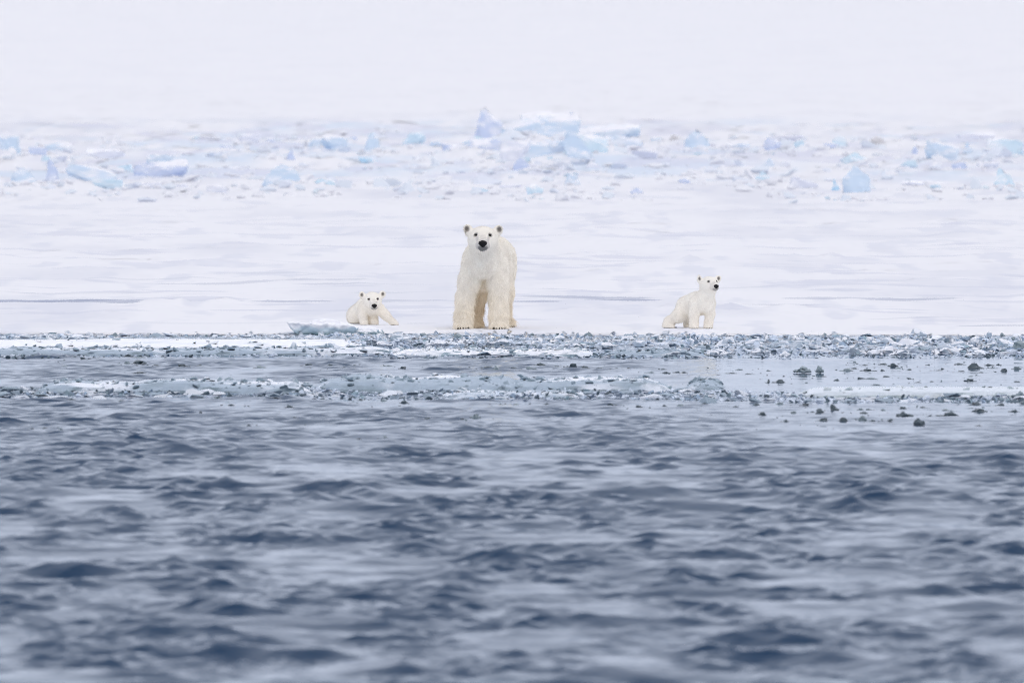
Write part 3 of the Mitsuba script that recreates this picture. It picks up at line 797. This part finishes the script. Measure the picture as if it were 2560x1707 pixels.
def fur(mesh, head, density, length_fn, flow_fn, colour_fn, width, seed, root, place, clump=0.6):
    """Tapered tufts over the coat, each bent along the lie of the hair."""
    rng = np.random.default_rng(seed)
    v, f = np.array(mesh.vertices), np.array(mesh.faces)
    vn = np.array(mesh.vertex_normals)
    tri = v[f]
    area = np.linalg.norm(np.cross(tri[:, 1] - tri[:, 0], tri[:, 2] - tri[:, 0]), axis=1) / 2
    n = int(area.sum() * density)
    fi = rng.choice(len(f), n, p=area / area.sum())
    a, b = rng.uniform(size=n), rng.uniform(size=n)
    sw = a + b > 1
    a[sw], b[sw] = 1 - a[sw], 1 - b[sw]
    w = np.stack([1 - a - b, a, b], 1)
    p = (tri[fi] * w[..., None]).sum(1)
    nn = (vn[f[fi]] * w[..., None]).sum(1)
    nn /= np.linalg.norm(nn, axis=1, keepdims=True) + 1e-12
    L = length_fn(p, nn)
    keep = L > 0.002
    p, nn, L = p[keep], nn[keep], L[keep]
    n = len(p)
    flow = flow_fn(p, nn)
    wob = np.stack([nz(p, 14.0, 2, seed + i) for i in range(3)], 1)
    flow = flow + clump * wob + 0.25 * rng.normal(size=(n, 3))
    flow -= (flow * nn).sum(1, keepdims=True) * nn
    flow /= np.linalg.norm(flow, axis=1, keepdims=True) + 1e-9
    L = L * rng.uniform(0.6, 1.25, n) * np.where(rng.uniform(size=n) < .07, 1.6, 1)
    lift = rng.uniform(0.12, 0.45, (n, 1))
    d1 = flow + nn * (lift + 0.35)
    d1 /= np.linalg.norm(d1, axis=1, keepdims=True)
    d2 = flow + nn * (lift - 0.15) + np.array([0, 0, -0.25])
    d2 /= np.linalg.norm(d2, axis=1, keepdims=True)
    side = np.cross(flow, nn) + 0.45 * nn * rng.normal(size=(n, 1))
    side /= np.linalg.norm(side, axis=1, keepdims=True) + 1e-9
    wd = width * rng.uniform(0.6, 1.3, (n, 1))
    base = p - nn * 0.004
    mid = base + d1 * (L * 0.5)[:, None]
    tip = mid + d2 * (L * 0.55)[:, None]
    V = np.stack([base - side * wd / 2, base + side * wd / 2, mid - side * wd * 0.36, mid + side * wd * 0.36, tip], 1).reshape(-1, 3)
    k = np.arange(n)[:, None, None] * 5
    Fc = (np.array([[0, 1, 3], [0, 3, 2], [2, 3, 4]])[None] + k).reshape(-1, 3)
    C = colour_fn(p, nn) * rng.uniform(0.90, 1.05, (n, 1)) * (1 + 0.15 * nz(p * [1, 1, .35], 30.0, 2, seed + 8))[:, None]
    C5 = np.repeat(C, 5, 0)
    put(f'{root}__fur', mikit.ply((V + place, Fc), 'mat_fur', color=np.clip(C5, 0, 0.97)), kind='stuff')


def claws(root, place, c, toes, spread, s, yaw=0.0):
    """Short dark claws in a row in front of a paw."""
    for i in range(toes):
        t = (i - (toes - 1) / 2) / max(1, (toes - 1) / 2)
        a = math.radians(yaw) + 0.35 * t
        d = np.array([math.sin(a), -math.cos(a), 0])
        p0 = np.array(c) + np.array([math.cos(math.radians(yaw)), math.sin(math.radians(yaw)), 0]) * spread * t - d * 0.02 * s + np.array([0, abs(t) * 0.012 * s, 0.022 * s])
        pts = [p0, p0 + d * .030 * s + np.array([0, 0, .004 * s]), p0 + d * .052 * s - np.array([0, 0, .016 * s])]
        rad = [.010 * s, .008 * s, .0015 * s]
        V = []
        for p, r in zip(pts, rad):
            an = np.arange(6) * math.pi / 3
            V.append(p + np.cos(an)[:, None] * r * np.cross(d, [0, 0, 1]) + np.sin(an)[:, None] * r * np.array([0, 0, 1]))
        q = [(k * 6 + j, k * 6 + (j + 1) % 6, (k + 1) * 6 + (j + 1) % 6, (k + 1) * 6 + j) for k in range(2) for j in range(6)]
        put(f'{root}__claw', mikit.ply((np.vstack(V) + place, np.array(q)), 'mat_claw', smooth=True))


def hide_colour(mesh, head, base_fn):
    """Per-vertex colour of the short-haired coat: cream, dark grey round the nose, lips, eyes and in the ears, where the black skin shows."""
    v, n = np.array(mesh.vertices), np.array(mesh.vertex_normals)
    c = base_fn(v, n)
    c = face_marks(head, v, c)
    return np.clip(c, 0.01, 0.95)


def face_marks(h, v, c):
    l = (v - h.c) @ h.R / h.s
    ml = h.ml
    def blend(c, col, w):
        return c * (1 - w[:, None]) + np.array(col) * w[:, None]
    spot = nz(v, 55 / h.s ** 0.5, 2, 3)
    d = np.linalg.norm((l - [0, -.105 - .20 * ml, -.055]) / [1.15, 1.35, 0.9], axis=1)
    c = blend(c, (.42, .41, .41), sstep(.11, .055, d + spot * .018) * (0.55 if not h.cub else 0.35))
    d = np.linalg.norm((l - [0, -.105 - .22 * ml, -.088]) / [1.3, 1.1, 0.8], axis=1)
    c = blend(c, (.10, .10, .105), sstep(.055, .030, d + spot * .008) * (0.8 if not h.cub else 0.55))
    d = np.linalg.norm((l - [0, -.10 - .10 * ml, .015]) / [0.8, 1.6, 0.8], axis=1)
    c = blend(c, (.40, .39, .39), sstep(.065, .03, d + spot * .03) * 0.35)
    for sx in (-1, 1):
        q = l - [sx * .050, -.20, -.005]
        d = np.linalg.norm((q - np.array([[sx * .35, 0, 0]]) * np.clip(q[:, 2:], -.05, .05)) / [0.8, 2.5, 2.2], axis=1)
        c = blend(c, (.38, .37, .37), sstep(.036, .014, d + spot * .010) * (0.5 if not h.cub else .25))
        d = np.linalg.norm((l - [sx * .072, -.15, .045]) / [1.25, 1, 0.85], axis=1)
        c = blend(c, (.16, .15, .145), sstep(.034, .018, d) * 0.75)
        e = (sx * .163, .010, .102) if not h.cub else (sx * .170, -.005, .094)
        q = (l - [e[0] + sx * .002, e[1], e[2]]) / [1.0, 1.4, 1.25]
        d = np.linalg.norm(q, axis=1)
        c = blend(c, (.10, .085, .08), sstep(.036, .014, d) * 0.9)
    return c


def finish(root, body, head, place, label, base_fn, length_fn, flow_fn, density, width, seed):
    m = body.mesh()
    labels[root] = {'label': label, 'category': 'polar bear', 'group': None}
    labels[root].pop('group')
    c = hide_colour(m, head, base_fn)
    v = np.array(m.vertices)
    put(f'{root}__body', mikit.ply((v + place, m.faces), 'mat_hide', smooth=True, color=c))
    head.parts(root, place)
    fur(m, head, density, length_fn, flow_fn, lambda p, n: face_marks(head, p, base_fn(p, n)), width, seed, root, place)
    return m


def head_len(h, p, lo, hi):
    """short hair on the face, growing to the ruff: 0 at the nose pad"""
    l = (p - h.c) @ h.R / h.s
    t = sstep(-.20, .10, l[:, 1] + 0.35 * np.maximum(np.abs(l[:, 0]) - .07, 0))
    inear = np.zeros(len(p))
    r = np.linalg.norm(l / [1.15, 1.9, 1.15], axis=1)
    on = 1 - sstep(.15, .24, r)
    ear = np.minimum(np.linalg.norm(l - [-.165, .02, .10], axis=1), np.linalg.norm(l - [.165, .02, .10], axis=1))
    t = t * (0.25 + 0.75 * sstep(.05, .085, ear))
    return t, np.maximum(on, 1 - sstep(.06, .09, ear))


def snow_foot(px, py):
    p = at(px, py, 0.06)
    for _ in range(4):
        p = at(px, py, snow_at(p[0], p[1]))
    return p


# ---- the mother
def mother():
    place = snow_foot(1212.4, 823.0) + np.array([0, 0.02, -0.022])
    b = Body((-.46, -.78, -.02), (.48, 1.5, 1.24), .0125)
    b.limb((0.015, .20, .77, .205), (.035, .70, .735, .255), (.07, 1.08, .755, .265), k=.10)
    b.limb((.01, .14, .88, .16), (.03, .5, .86, .17), k=.12)
    b.limb((.02, .35, .66, .215), (.05, .85, .64, .22), k=.10)                     # belly
    b.limb((-.0, .12, .80, .170), (-.014, -.20, .95, .145), k=.07)               # neck
    b.limb((.0, -.13, .775, .115), (0, .02, .72, .14), k=.08)                      # chest
    b.limb((-.125, .14, .70, .126), (-.168, .10, .54, .110), (-.215, .10, .36, .088), (-.232, .0, .15, .082), (-.236, -.02, .07, .080), k=.05)
    b.limb((-.232, -.01, .055, .078), (-.235, -.10, .040, .066), k=.04)
    b.limb((.125, .14, .72, .136), (.138, .10, .54, .112), (.146, .10, .36, .096), (.152, .0, .15, .090), (.154, -.02, .07, .086), k=.04)
    b.limb((.150, -.01, .055, .082), (.155, -.10, .040, .068), k=.04)
    b.limb((.165, 1.02, .62, .160), (.185, .86, .40, .112), (.195, 1.14, .22, .070), (.215, 1.10, .06, .068), (.252, .93, .045, .068), k=.06)
    b.limb((-.04, 1.0, .62, .17), (-.075, .66, .42, .095), (-.098, .84, .21, .050), (-.100, .78, .06, .046), (-.100, .62, .045, .046), k=.05)
    hd = Head((-.022, -.33, 1.005), 1.06, pitch=0, roll=1.0, yaw=0)
    hd.build(b)
    b.floor(0.0)

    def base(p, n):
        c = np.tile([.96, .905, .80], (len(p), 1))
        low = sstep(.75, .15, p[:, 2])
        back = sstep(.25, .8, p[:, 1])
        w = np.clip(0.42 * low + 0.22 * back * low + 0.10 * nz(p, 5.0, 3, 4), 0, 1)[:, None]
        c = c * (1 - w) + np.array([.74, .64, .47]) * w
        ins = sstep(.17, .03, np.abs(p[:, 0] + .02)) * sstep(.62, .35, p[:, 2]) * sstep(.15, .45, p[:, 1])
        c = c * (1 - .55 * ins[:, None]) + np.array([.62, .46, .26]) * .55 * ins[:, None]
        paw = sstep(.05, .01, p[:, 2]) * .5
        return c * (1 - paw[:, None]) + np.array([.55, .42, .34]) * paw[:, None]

    def length(p, n):
        t, on = head_len(hd, p, 0, 1)
        body = .040 + .018 * sstep(.62, .2, p[:, 2]) + .03 * sstep(.60, .45, p[:, 2]) * sstep(.3, .5, p[:, 1]) * sstep(.28, .1, np.abs(p[:, 0]))
        body = body * np.where(p[:, 2] < .06, .45, 1)
        face = .006 + .026 * t
        return body * (1 - on) + face * on

    def flow(p, n):
        f = np.zeros_like(p)
        f[:, 2] = -1
        up = sstep(.75, 1.0, p[:, 2])[:, None] * sstep(.0, .3, p[:, 1])[:, None]
        f = f * (1 - .7 * up) + np.array([0, 1.0, 0]) * up
        f[:, 0] += .25 * np.sign(p[:, 0])
        f[:, 1] += .3
        _, on = head_len(hd, p, 0, 1)
        d = p - hd.w((0, -.36, -.04))
        d /= np.linalg.norm(d, axis=1, keepdims=True)
        return f * (1 - on[:, None]) + d * on[:, None]

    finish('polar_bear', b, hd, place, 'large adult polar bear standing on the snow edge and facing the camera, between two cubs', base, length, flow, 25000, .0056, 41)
    claws('polar_bear', place, (-.235, -.165, .012), 5, .055, 1.0)
    claws('polar_bear', place, (.155, -.168, .012), 5, .058, 1.0)
    claws('polar_bear', place, (.262, .875, .012), 5, .05, 1.0, 12)


CREAM = np.array([.96, .915, .825])


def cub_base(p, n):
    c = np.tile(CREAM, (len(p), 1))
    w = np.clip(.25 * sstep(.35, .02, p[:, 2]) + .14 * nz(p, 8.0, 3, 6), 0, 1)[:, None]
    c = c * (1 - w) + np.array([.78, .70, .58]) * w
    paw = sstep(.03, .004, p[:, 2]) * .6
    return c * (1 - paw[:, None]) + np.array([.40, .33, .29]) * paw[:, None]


def cub_fur(hd, body_len):
    def length(p, n):
        t, on = head_len(hd, p, 0, 1)
        body = body_len * np.where(p[:, 2] < .03, .4, 1)
        return body * (1 - on) + (.006 + .020 * t) * on

    def flow(p, n):
        f = np.tile([0, .35, -1.0], (len(p), 1))
        _, on = head_len(hd, p, 0, 1)
        d = p - hd.w((0, -.30, -.04))
        d /= np.linalg.norm(d, axis=1, keepdims=True)
        return f * (1 - on[:, None]) + d * on[:, None]
    return length, flow


def left_cub():
    place = snow_foot(840 + 1000 / 11.2, 811.8) + np.array([0, 0, -0.014])
    b = Body((-.36, -.32, -.02), (.38, .66, .46), .0075)
    b.limb((.0, .07, .225, .090), (-.06, .24, .20, .104), (-.165, .42, .115, .108), k=.04)
    b.egg((-.175, .36, .085), (.095, .13, .085), .05)
    b.limb((.01, .03, .245, .075), (.008, -.02, .270, .080), k=.05)
    b.egg((.0, .02, .185), (.095, .08, .080), .03)
    b.limb((-.090, .0, .205, .060), (-.102, -.02, .12, .048), (-.088, -.04, .05, .041), (-.080, -.065, .028, .042), k=.015)
    b.limb((.075, .01, .195, .062), (.155, -.02, .118, .047), (.225, -.05, .050, .036), (.272, -.08, .022, .026), k=.02)
    b.limb((.0, .10, .09, .07), (.018, .03, .045, .046), (.022, .0, .034, .038), k=.03)
    hd = Head((.008, -.055, .285), .67, pitch=9, roll=-2, yaw=6, cub=True)
    hd.build(b)
    b.floor(0.0)
    length, flow = cub_fur(hd, .022)
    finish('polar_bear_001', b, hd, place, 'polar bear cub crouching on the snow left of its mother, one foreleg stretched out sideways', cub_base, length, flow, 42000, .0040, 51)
    claws('polar_bear_001', place, (.272, -.075, .008), 5, .026, .38, 55)
    claws('polar_bear_001', place, (-.076, -.080, .0), 4, .026, .36)


def right_cub():
    place = snow_foot(1630 + 1000 / 9.225, 820.4) + np.array([0, 0, -0.014])
    b = Body((-.44, -.30, -.02), (.36, .62, .64), .0075)
    b.limb((.095, .06, .295, .108), (.02, .17, .29, .108), (-.085, .30, .25, .112), k=.05)
    b.limb((.10, .06, .32, .098), (.138, .0, .43, .074), (.15, -.02, .47, .075), k=.05)
    b.limb((.07, .10, .255, .090), (-.03, .22, .235, .09), k=.05)
    b.egg((.12, -.01, .285), (.085, .07, .10), .05)
    b.limb((.0, .04, .28, .070), (-.012, .02, .18, .056), (-.016, .0, .07, .046), (-.017, -.02, .03, .046), k=.02)
    b.limb((-.017, -.02, .03, .042), (-.012, -.055, .022, .034), k=.02)
    b.limb((.154, .04, .28, .066), (.160, .04, .17, .052), (.144, .01, .07, .044), (.140, -.02, .03, .045), k=.02)
    b.limb((.138, -.02, .03, .042), (.148, -.058, .022, .034), k=.02)
    b.limb((-.105, .26, .225, .098), (-.175, .21, .150, .066), (-.280, .28, .085, .044), (-.306, .26, .035, .036), (-.235, .20, .016, .020), k=.05)
    b.limb((-.06, .36, .20, .08), (-.075, .30, .12, .040), (-.088, .38, .07, .032), (-.086, .36, .03, .030), (-.080, .31, .02, .028), k=.03)
    hd = Head((.150, -.02, .492), .65, pitch=-2, roll=0, yaw=22, cub=True)
    hd.build(b)
    b.floor(0.0)
    length, flow = cub_fur(hd, .022)
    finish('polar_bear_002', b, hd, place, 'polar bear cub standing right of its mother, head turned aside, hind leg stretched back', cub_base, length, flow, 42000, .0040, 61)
    claws('polar_bear_002', place, (.150, -.088, .010), 5, .026, .42, 18)
    claws('polar_bear_002', place, (-.010, -.086, .008), 5, .026, .34, 8)
    claws('polar_bear_002', place, (-.215, .19, .008), 4, .018, .45, 60)


mother()
left_cub()
right_cub()


# ------------------------------------------------------------------ the ice slab beside the left cub
def shore_block():
    c = at(815, 842, 0.0) + np.array([0, 0, 0.015])
    b = Body((-.52, -.36, -.10), (.62, .36, .26), .010)
    X, Y, Z = np.meshgrid(*b.ax, indexing='ij')
    p = np.stack([X, Y, Z], -1)
    n1, n2 = nz(p, 5.0, 3, 91), nz(p, 14.0, 2, 92)
    half = np.interp(Z, [-.1, -.02, .04, .10, .14], [.20, .26, .33, .385, .40])
    d1 = np.maximum(np.maximum(np.abs(X + .01 + .03 * n1) - half, np.abs(Y) - (.11 + half * .25)), Z - (.125 + .030 * n1 - .05 * sstep(.22, .4, X) + .02 * sstep(-.2, -.38, X)))
    d2 = np.linalg.norm((p - [.40, .02, .0]) / [.24, .18, .095], axis=-1) - 1
    d3 = np.linalg.norm((p - [-.03, .1, .14]) / [.14, .08, .035], axis=-1) - 1
    d = np.minimum(d1, np.minimum(d2 * .1, d3 * .05)) + .036 * n1 + .018 * n2 + .010 * nz(p, 34.0, 2, 93)
    b.d = d
    m = b.mesh(2)
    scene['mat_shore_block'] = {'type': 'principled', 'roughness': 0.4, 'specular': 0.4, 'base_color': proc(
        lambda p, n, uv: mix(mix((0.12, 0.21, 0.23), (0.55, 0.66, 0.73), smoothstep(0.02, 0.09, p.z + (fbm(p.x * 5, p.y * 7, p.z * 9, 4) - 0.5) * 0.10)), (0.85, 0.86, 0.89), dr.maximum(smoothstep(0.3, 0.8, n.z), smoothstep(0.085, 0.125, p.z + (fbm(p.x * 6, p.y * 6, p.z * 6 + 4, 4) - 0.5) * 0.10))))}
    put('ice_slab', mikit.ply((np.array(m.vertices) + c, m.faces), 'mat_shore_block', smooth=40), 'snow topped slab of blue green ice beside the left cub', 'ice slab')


shore_block()

# ------------------------------------------------------------------ blocks of the pressure ridge
BLOCKS = [
    (12, 383, 66, 34, 'pale', 'slab'), (48, 388, 16, 24, 'pale', 'peak'), (95, 389, 40, 18, 'violet', 'slab'), (147, 380, 62, 18, 'pale', 'slab'), (275, 367, 60, 12, 'lilac', 'slab'), (350, 363, 24, 9, 'lilac', 'lump'),
    (265, 393, 90, 15, 'lilac', 'slab'), (400, 410, 60, 19, 'pale', 'slab'), (440, 410, 26, 26, 'violet', 'lump'), (570, 384, 38, 17, 'violet', 'slab'), (625, 354, 48, 15, 'lilac', 'slab'), (680, 360, 30, 14, 'violet', 'lump'),
    (720, 418, 42, 36, 'violet', 'peak'), (795, 366, 42, 16, 'pale', 'slab'), (765, 384, 20, 28, 'lilac', 'peak'), (835, 380, 60, 34, 'pale', 'slab'), (60, 464, 96, 40, 'pale', 'peak'), (135, 458, 38, 46, 'violet', 'peak'), (225, 425, 16, 15, 'violet', 'peak'),
    (230, 452, 120, 28, 'pale', 'slab'), (268, 470, 72, 18, 'cyan', 'slab'), (312, 432, 36, 16, 'cyan', 'slab'), (400, 444, 126, 32, 'violet', 'slab'), (455, 482, 52, 19, 'lilac', 'lump'), (540, 484, 56, 20, 'lilac', 'lump'), (378, 472, 46, 12, 'lilac', 'slab'),
    (710, 463, 126, 44, 'pale', 'peak'), (815, 477, 62, 32, 'cyan', 'lump'), (725, 478, 30, 12, 'violet', 'lump'), (500, 404, 60, 12, 'lilac', 'slab'), (600, 428, 50, 10, 'lilac', 'slab'), (510, 436, 28, 10, 'lilac', 'lump'),
    (935, 392, 48, 54, 'pale', 'peak'), (922, 418, 42, 18, 'vivid', 'slab'), (882, 353, 24, 11, 'violet', 'lump'), (1035, 364, 54, 26, 'cyan', 'slab'), (1090, 367, 28, 11, 'pale', 'slab'), (1035, 410, 30, 18, 'lilac', 'lump'), (1150, 391, 84, 24, 'violet', 'slab'),
    (1235, 366, 96, 66, 'violet', 'peak'), (1228, 362, 24, 14, 'vivid', 'lump'), (1322, 344, 20, 22, 'pale', 'peak'), (1375, 356, 116, 50, 'pale', 'slab'), (1428, 346, 40, 44, 'violet', 'peak'), (1515, 352, 140, 26, 'pale', 'slab'), (1465, 388, 90, 36, 'cyan', 'slab'),
    (1530, 394, 104, 22, 'vivid', 'slab'), (1290, 388, 62, 24, 'lilac', 'slab'), (1410, 372, 66, 15, 'pale', 'slab'), (1612, 389, 62, 12, 'lilac', 'slab'), (1685, 358, 26, 18, 'dirty', 'lump'), (1640, 356, 30, 12, 'pale', 'lump'), (1310, 428, 58, 28, 'violet', 'peak'),
    (1490, 427, 52, 18, 'lilac', 'peak'), (1410, 429, 32, 11, 'lilac', 'slab'), (1330, 488, 54, 24, 'cyan', 'lump'), (1425, 466, 50, 26, 'pale', 'lump'), (1592, 489, 34, 16, 'violet', 'lump'), (1520, 489, 40, 9, 'lilac', 'slab'), (1275, 472, 52, 8, 'lilac', 'slab'),
    (1300, 374, 92, 46, 'pale', 'slab'), (1345, 396, 130, 36, 'pale', 'slab'), (1240, 394, 110, 28, 'violet', 'slab'), (1442, 374, 70, 30, 'pale', 'peak'), (1560, 377, 74, 22, 'pale', 'slab'), (1190, 380, 60, 24, 'pale', 'lump'),
    (1745, 374, 78, 42, 'pale', 'peak'), (1850, 371, 60, 11, 'pale', 'slab'), (1930, 378, 48, 28, 'violet', 'lump'), (2000, 372, 32, 22, 'cyan', 'lump'), (2100, 367, 50, 26, 'cyan', 'peak'), (2078, 371, 34, 10, 'violet', 'slab'), (2195, 363, 46, 18, 'dirty', 'lump'),
    (2138, 417, 64, 30, 'cyan', 'lump'), (2278, 398, 30, 24, 'violet', 'peak'), (2355, 404, 74, 38, 'pale', 'slab'), (2415, 394, 38, 30, 'pale', 'peak'), (2510, 390, 90, 32, 'cyan', 'slab'), (1795, 412, 66, 13, 'pale', 'slab'), (1860, 426, 28, 11, 'pale', 'lump'),
    (1912, 424, 48, 22, 'pale', 'peak'), (1962, 417, 28, 14, 'lilac', 'lump'), (1720, 414, 42, 11, 'violet', 'slab'), (2150, 486, 98, 58, 'pale', 'peak'), (2092, 484, 26, 28, 'vivid', 'peak'), (2400, 428, 42, 20, 'violet', 'lump'), (2310, 466, 136, 16, 'lilac', 'lump'),
    (2510, 469, 60, 40, 'cyan', 'peak'), (2470, 422, 54, 15, 'lilac', 'slab'), (2240, 428, 68, 11, 'lilac', 'slab'), (1905, 452, 32, 11, 'cyan', 'slab'), (1990, 453, 28, 11, 'lilac', 'lump'), (1710, 461, 30, 13, 'violet', 'lump'), (2010, 474, 66, 18, 'lilac', 'slab'),
    (1965, 352, 80, 10, 'lilac', 'slab'), (2440, 348, 90, 12, 'lilac', 'slab'), (1020, 326, 60, 7, 'lilac', 'slab'), (1645, 316, 24, 7, 'lilac', 'lump')]


def block_mesh(w, h, shape, seed):
    """A tilted, broken block about w wide and h high (metres), its foot at 0."""
    r = np.random.default_rng(seed)
    dep = max(0.5 * w, 0.8 * h) * r.uniform(0.8, 1.2)
    n = 20
    if shape == 'slab':
        p = r.uniform(-1, 1, (n, 3))
        p /= np.maximum(np.abs(p).max(1, keepdims=True), 1e-6)
        p *= r.uniform(.86, 1, (n, 1))
        p = p * [w / 2, dep / 2, h / 2]
        p[:, 2] += h / 2 + p[:, 0] / w * h * r.uniform(-.45, .45)
    elif shape == 'peak':
        a = np.sort(r.uniform(0, 2 * math.pi, 9))
        rad = r.uniform(0.75, 1.1, 9)
        base = np.stack([np.cos(a) * rad * w / 2, np.sin(a) * rad * dep / 2, r.uniform(0, .12, 9) * h], 1)
        lean = r.uniform(-.28, .28) * w
        top = np.array([[lean, 0, h], [lean + r.uniform(.05, .16) * w, .15 * dep, h * r.uniform(.72, .92)], [lean - r.uniform(.05, .14) * w, .1 * dep, h * r.uniform(.66, .9)]])
        sh = np.stack([lean * .6 + np.array([-.30, .30, -.2, .22]) * w * r.uniform(.7, 1.1, 4), np.array([-.2, -.15, .2, .25]) * dep, h * r.uniform(.35, .6, 4)], 1)
        p = np.vstack([base, top, sh])
    else:
        p = r.normal(size=(n, 3))
        p /= np.linalg.norm(p, axis=1, keepdims=True)
        p = p * r.uniform(.85, 1, (n, 1)) * [w / 2, dep / 2, h * .62]
        p[:, 2] += h * .38
    p[:, 2] = np.where(p[:, 2] < h * .12, p[:, 2] - h * .5, p[:, 2])
    m = trimesh.convex.convex_hull(p)
    m = m.subdivide().subdivide().subdivide()
    v = np.array(m.vertices)
    vn = np.array(m.vertex_normals)
    v += vn * (0.16 * h * nz(v / h, 1.9, 4, seed) + 0.09 * h * np.abs(nz(v / h, 4.5, 3, seed + 1)))[:, None]
    return trimesh.Trimesh(v, m.faces, process=False)


def build_rubble():
    rng = np.random.default_rng(88)
    P, S, C = [], [], []
    for px, py, w, hgt in SWELL:
        n = int(w * 0.11)
        x_ = px + rng.normal(0, w * .33, n); y_ = py - 6 + rng.normal(0, 14, n)
        for a, b in zip(x_, y_):
            if not 335 < b < 495: continue
            q = at(a, b, 0.2)
            z = snow_at(q[0], q[1])
            s = rng.uniform(.06, .30) * (1 if rng.uniform() < .7 else 1.5)
            P.append([q[0], q[1], z + s * .10]); S.append(s)
            t = rng.uniform()
            C.append(np.array([.84, .85, .88]) if t < .55 else np.array([.76, .81, .87]) if t < .85 else np.array([.77, .81, .88]) if t < .98 else np.array([.60, .74, .84]))
    for px, py, w, h, tint, _ in BLOCKS:                                            # broken bits and snow heaped at the feet of the blocks
        for _ in range(int(4 + w * .14)):
            q = at(px + rng.normal(0, w * .42), py + rng.uniform(-3, 4), 0.2)
            s = (h * rng.uniform(.2, .75) + 5) * q[1] / F
            P.append([q[0], q[1], snow_at(q[0], q[1]) + s * .05]); S.append(s)
            C.append(np.array([.86, .865, .89]) if rng.uniform() < .7 else np.array(BLOCK[tint]) * .5 + .42)
    v, f, c = scatter_lumps(np.array(P), np.array(S), np.array(C), 89, 0.4, (0.35, 0.8))
    return faceted_colour_ply(v, f, c, 'mat_hide')


put('ice_rubble', build_rubble(), 'small snowy rubble lying among the ice blocks of the far ridge', 'ice rubble', kind='stuff')

LOOKS = {'pale': 'pale blue', 'violet': 'violet blue', 'vivid': 'vivid turquoise blue', 'cyan': 'pale cyan', 'lilac': 'lilac grey', 'dirty': 'dirty grey'}
SHAPES = {'slab': ('low slab', 'broad slab'), 'peak': ('small peaked block', 'tall peaked block'), 'lump': ('small rounded lump', 'rounded lump')}
THIRD = [(430, 'far left'), (860, 'left'), (1200, 'just left of the mother bear'), (1420, 'behind the mother bear'), (1700, 'right of the mother bear'), (2130, 'above the right cub'), (2600, 'far right')]
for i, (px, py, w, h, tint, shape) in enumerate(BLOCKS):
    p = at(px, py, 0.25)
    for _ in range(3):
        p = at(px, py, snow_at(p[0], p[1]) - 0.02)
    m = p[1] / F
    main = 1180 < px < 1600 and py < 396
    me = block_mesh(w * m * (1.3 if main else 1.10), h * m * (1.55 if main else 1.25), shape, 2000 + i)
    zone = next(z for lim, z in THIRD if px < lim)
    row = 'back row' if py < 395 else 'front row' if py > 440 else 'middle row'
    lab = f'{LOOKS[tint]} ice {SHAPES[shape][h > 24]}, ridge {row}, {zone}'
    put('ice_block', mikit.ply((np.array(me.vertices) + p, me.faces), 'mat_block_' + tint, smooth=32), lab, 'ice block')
    TURN.append((px, list(scene)[-1]))
# things that the words above do not tell apart are told apart by their order from left to right
by = {}
for px, k in TURN:
    by.setdefault(labels[k]['label'], []).append((px, k))
for lab, ks in by.items():
    if len(ks) > 1:
        for n_, (_, k) in enumerate(sorted(ks)):
            labels[k]['label'] = f'{lab}, {ORD[n_]}'
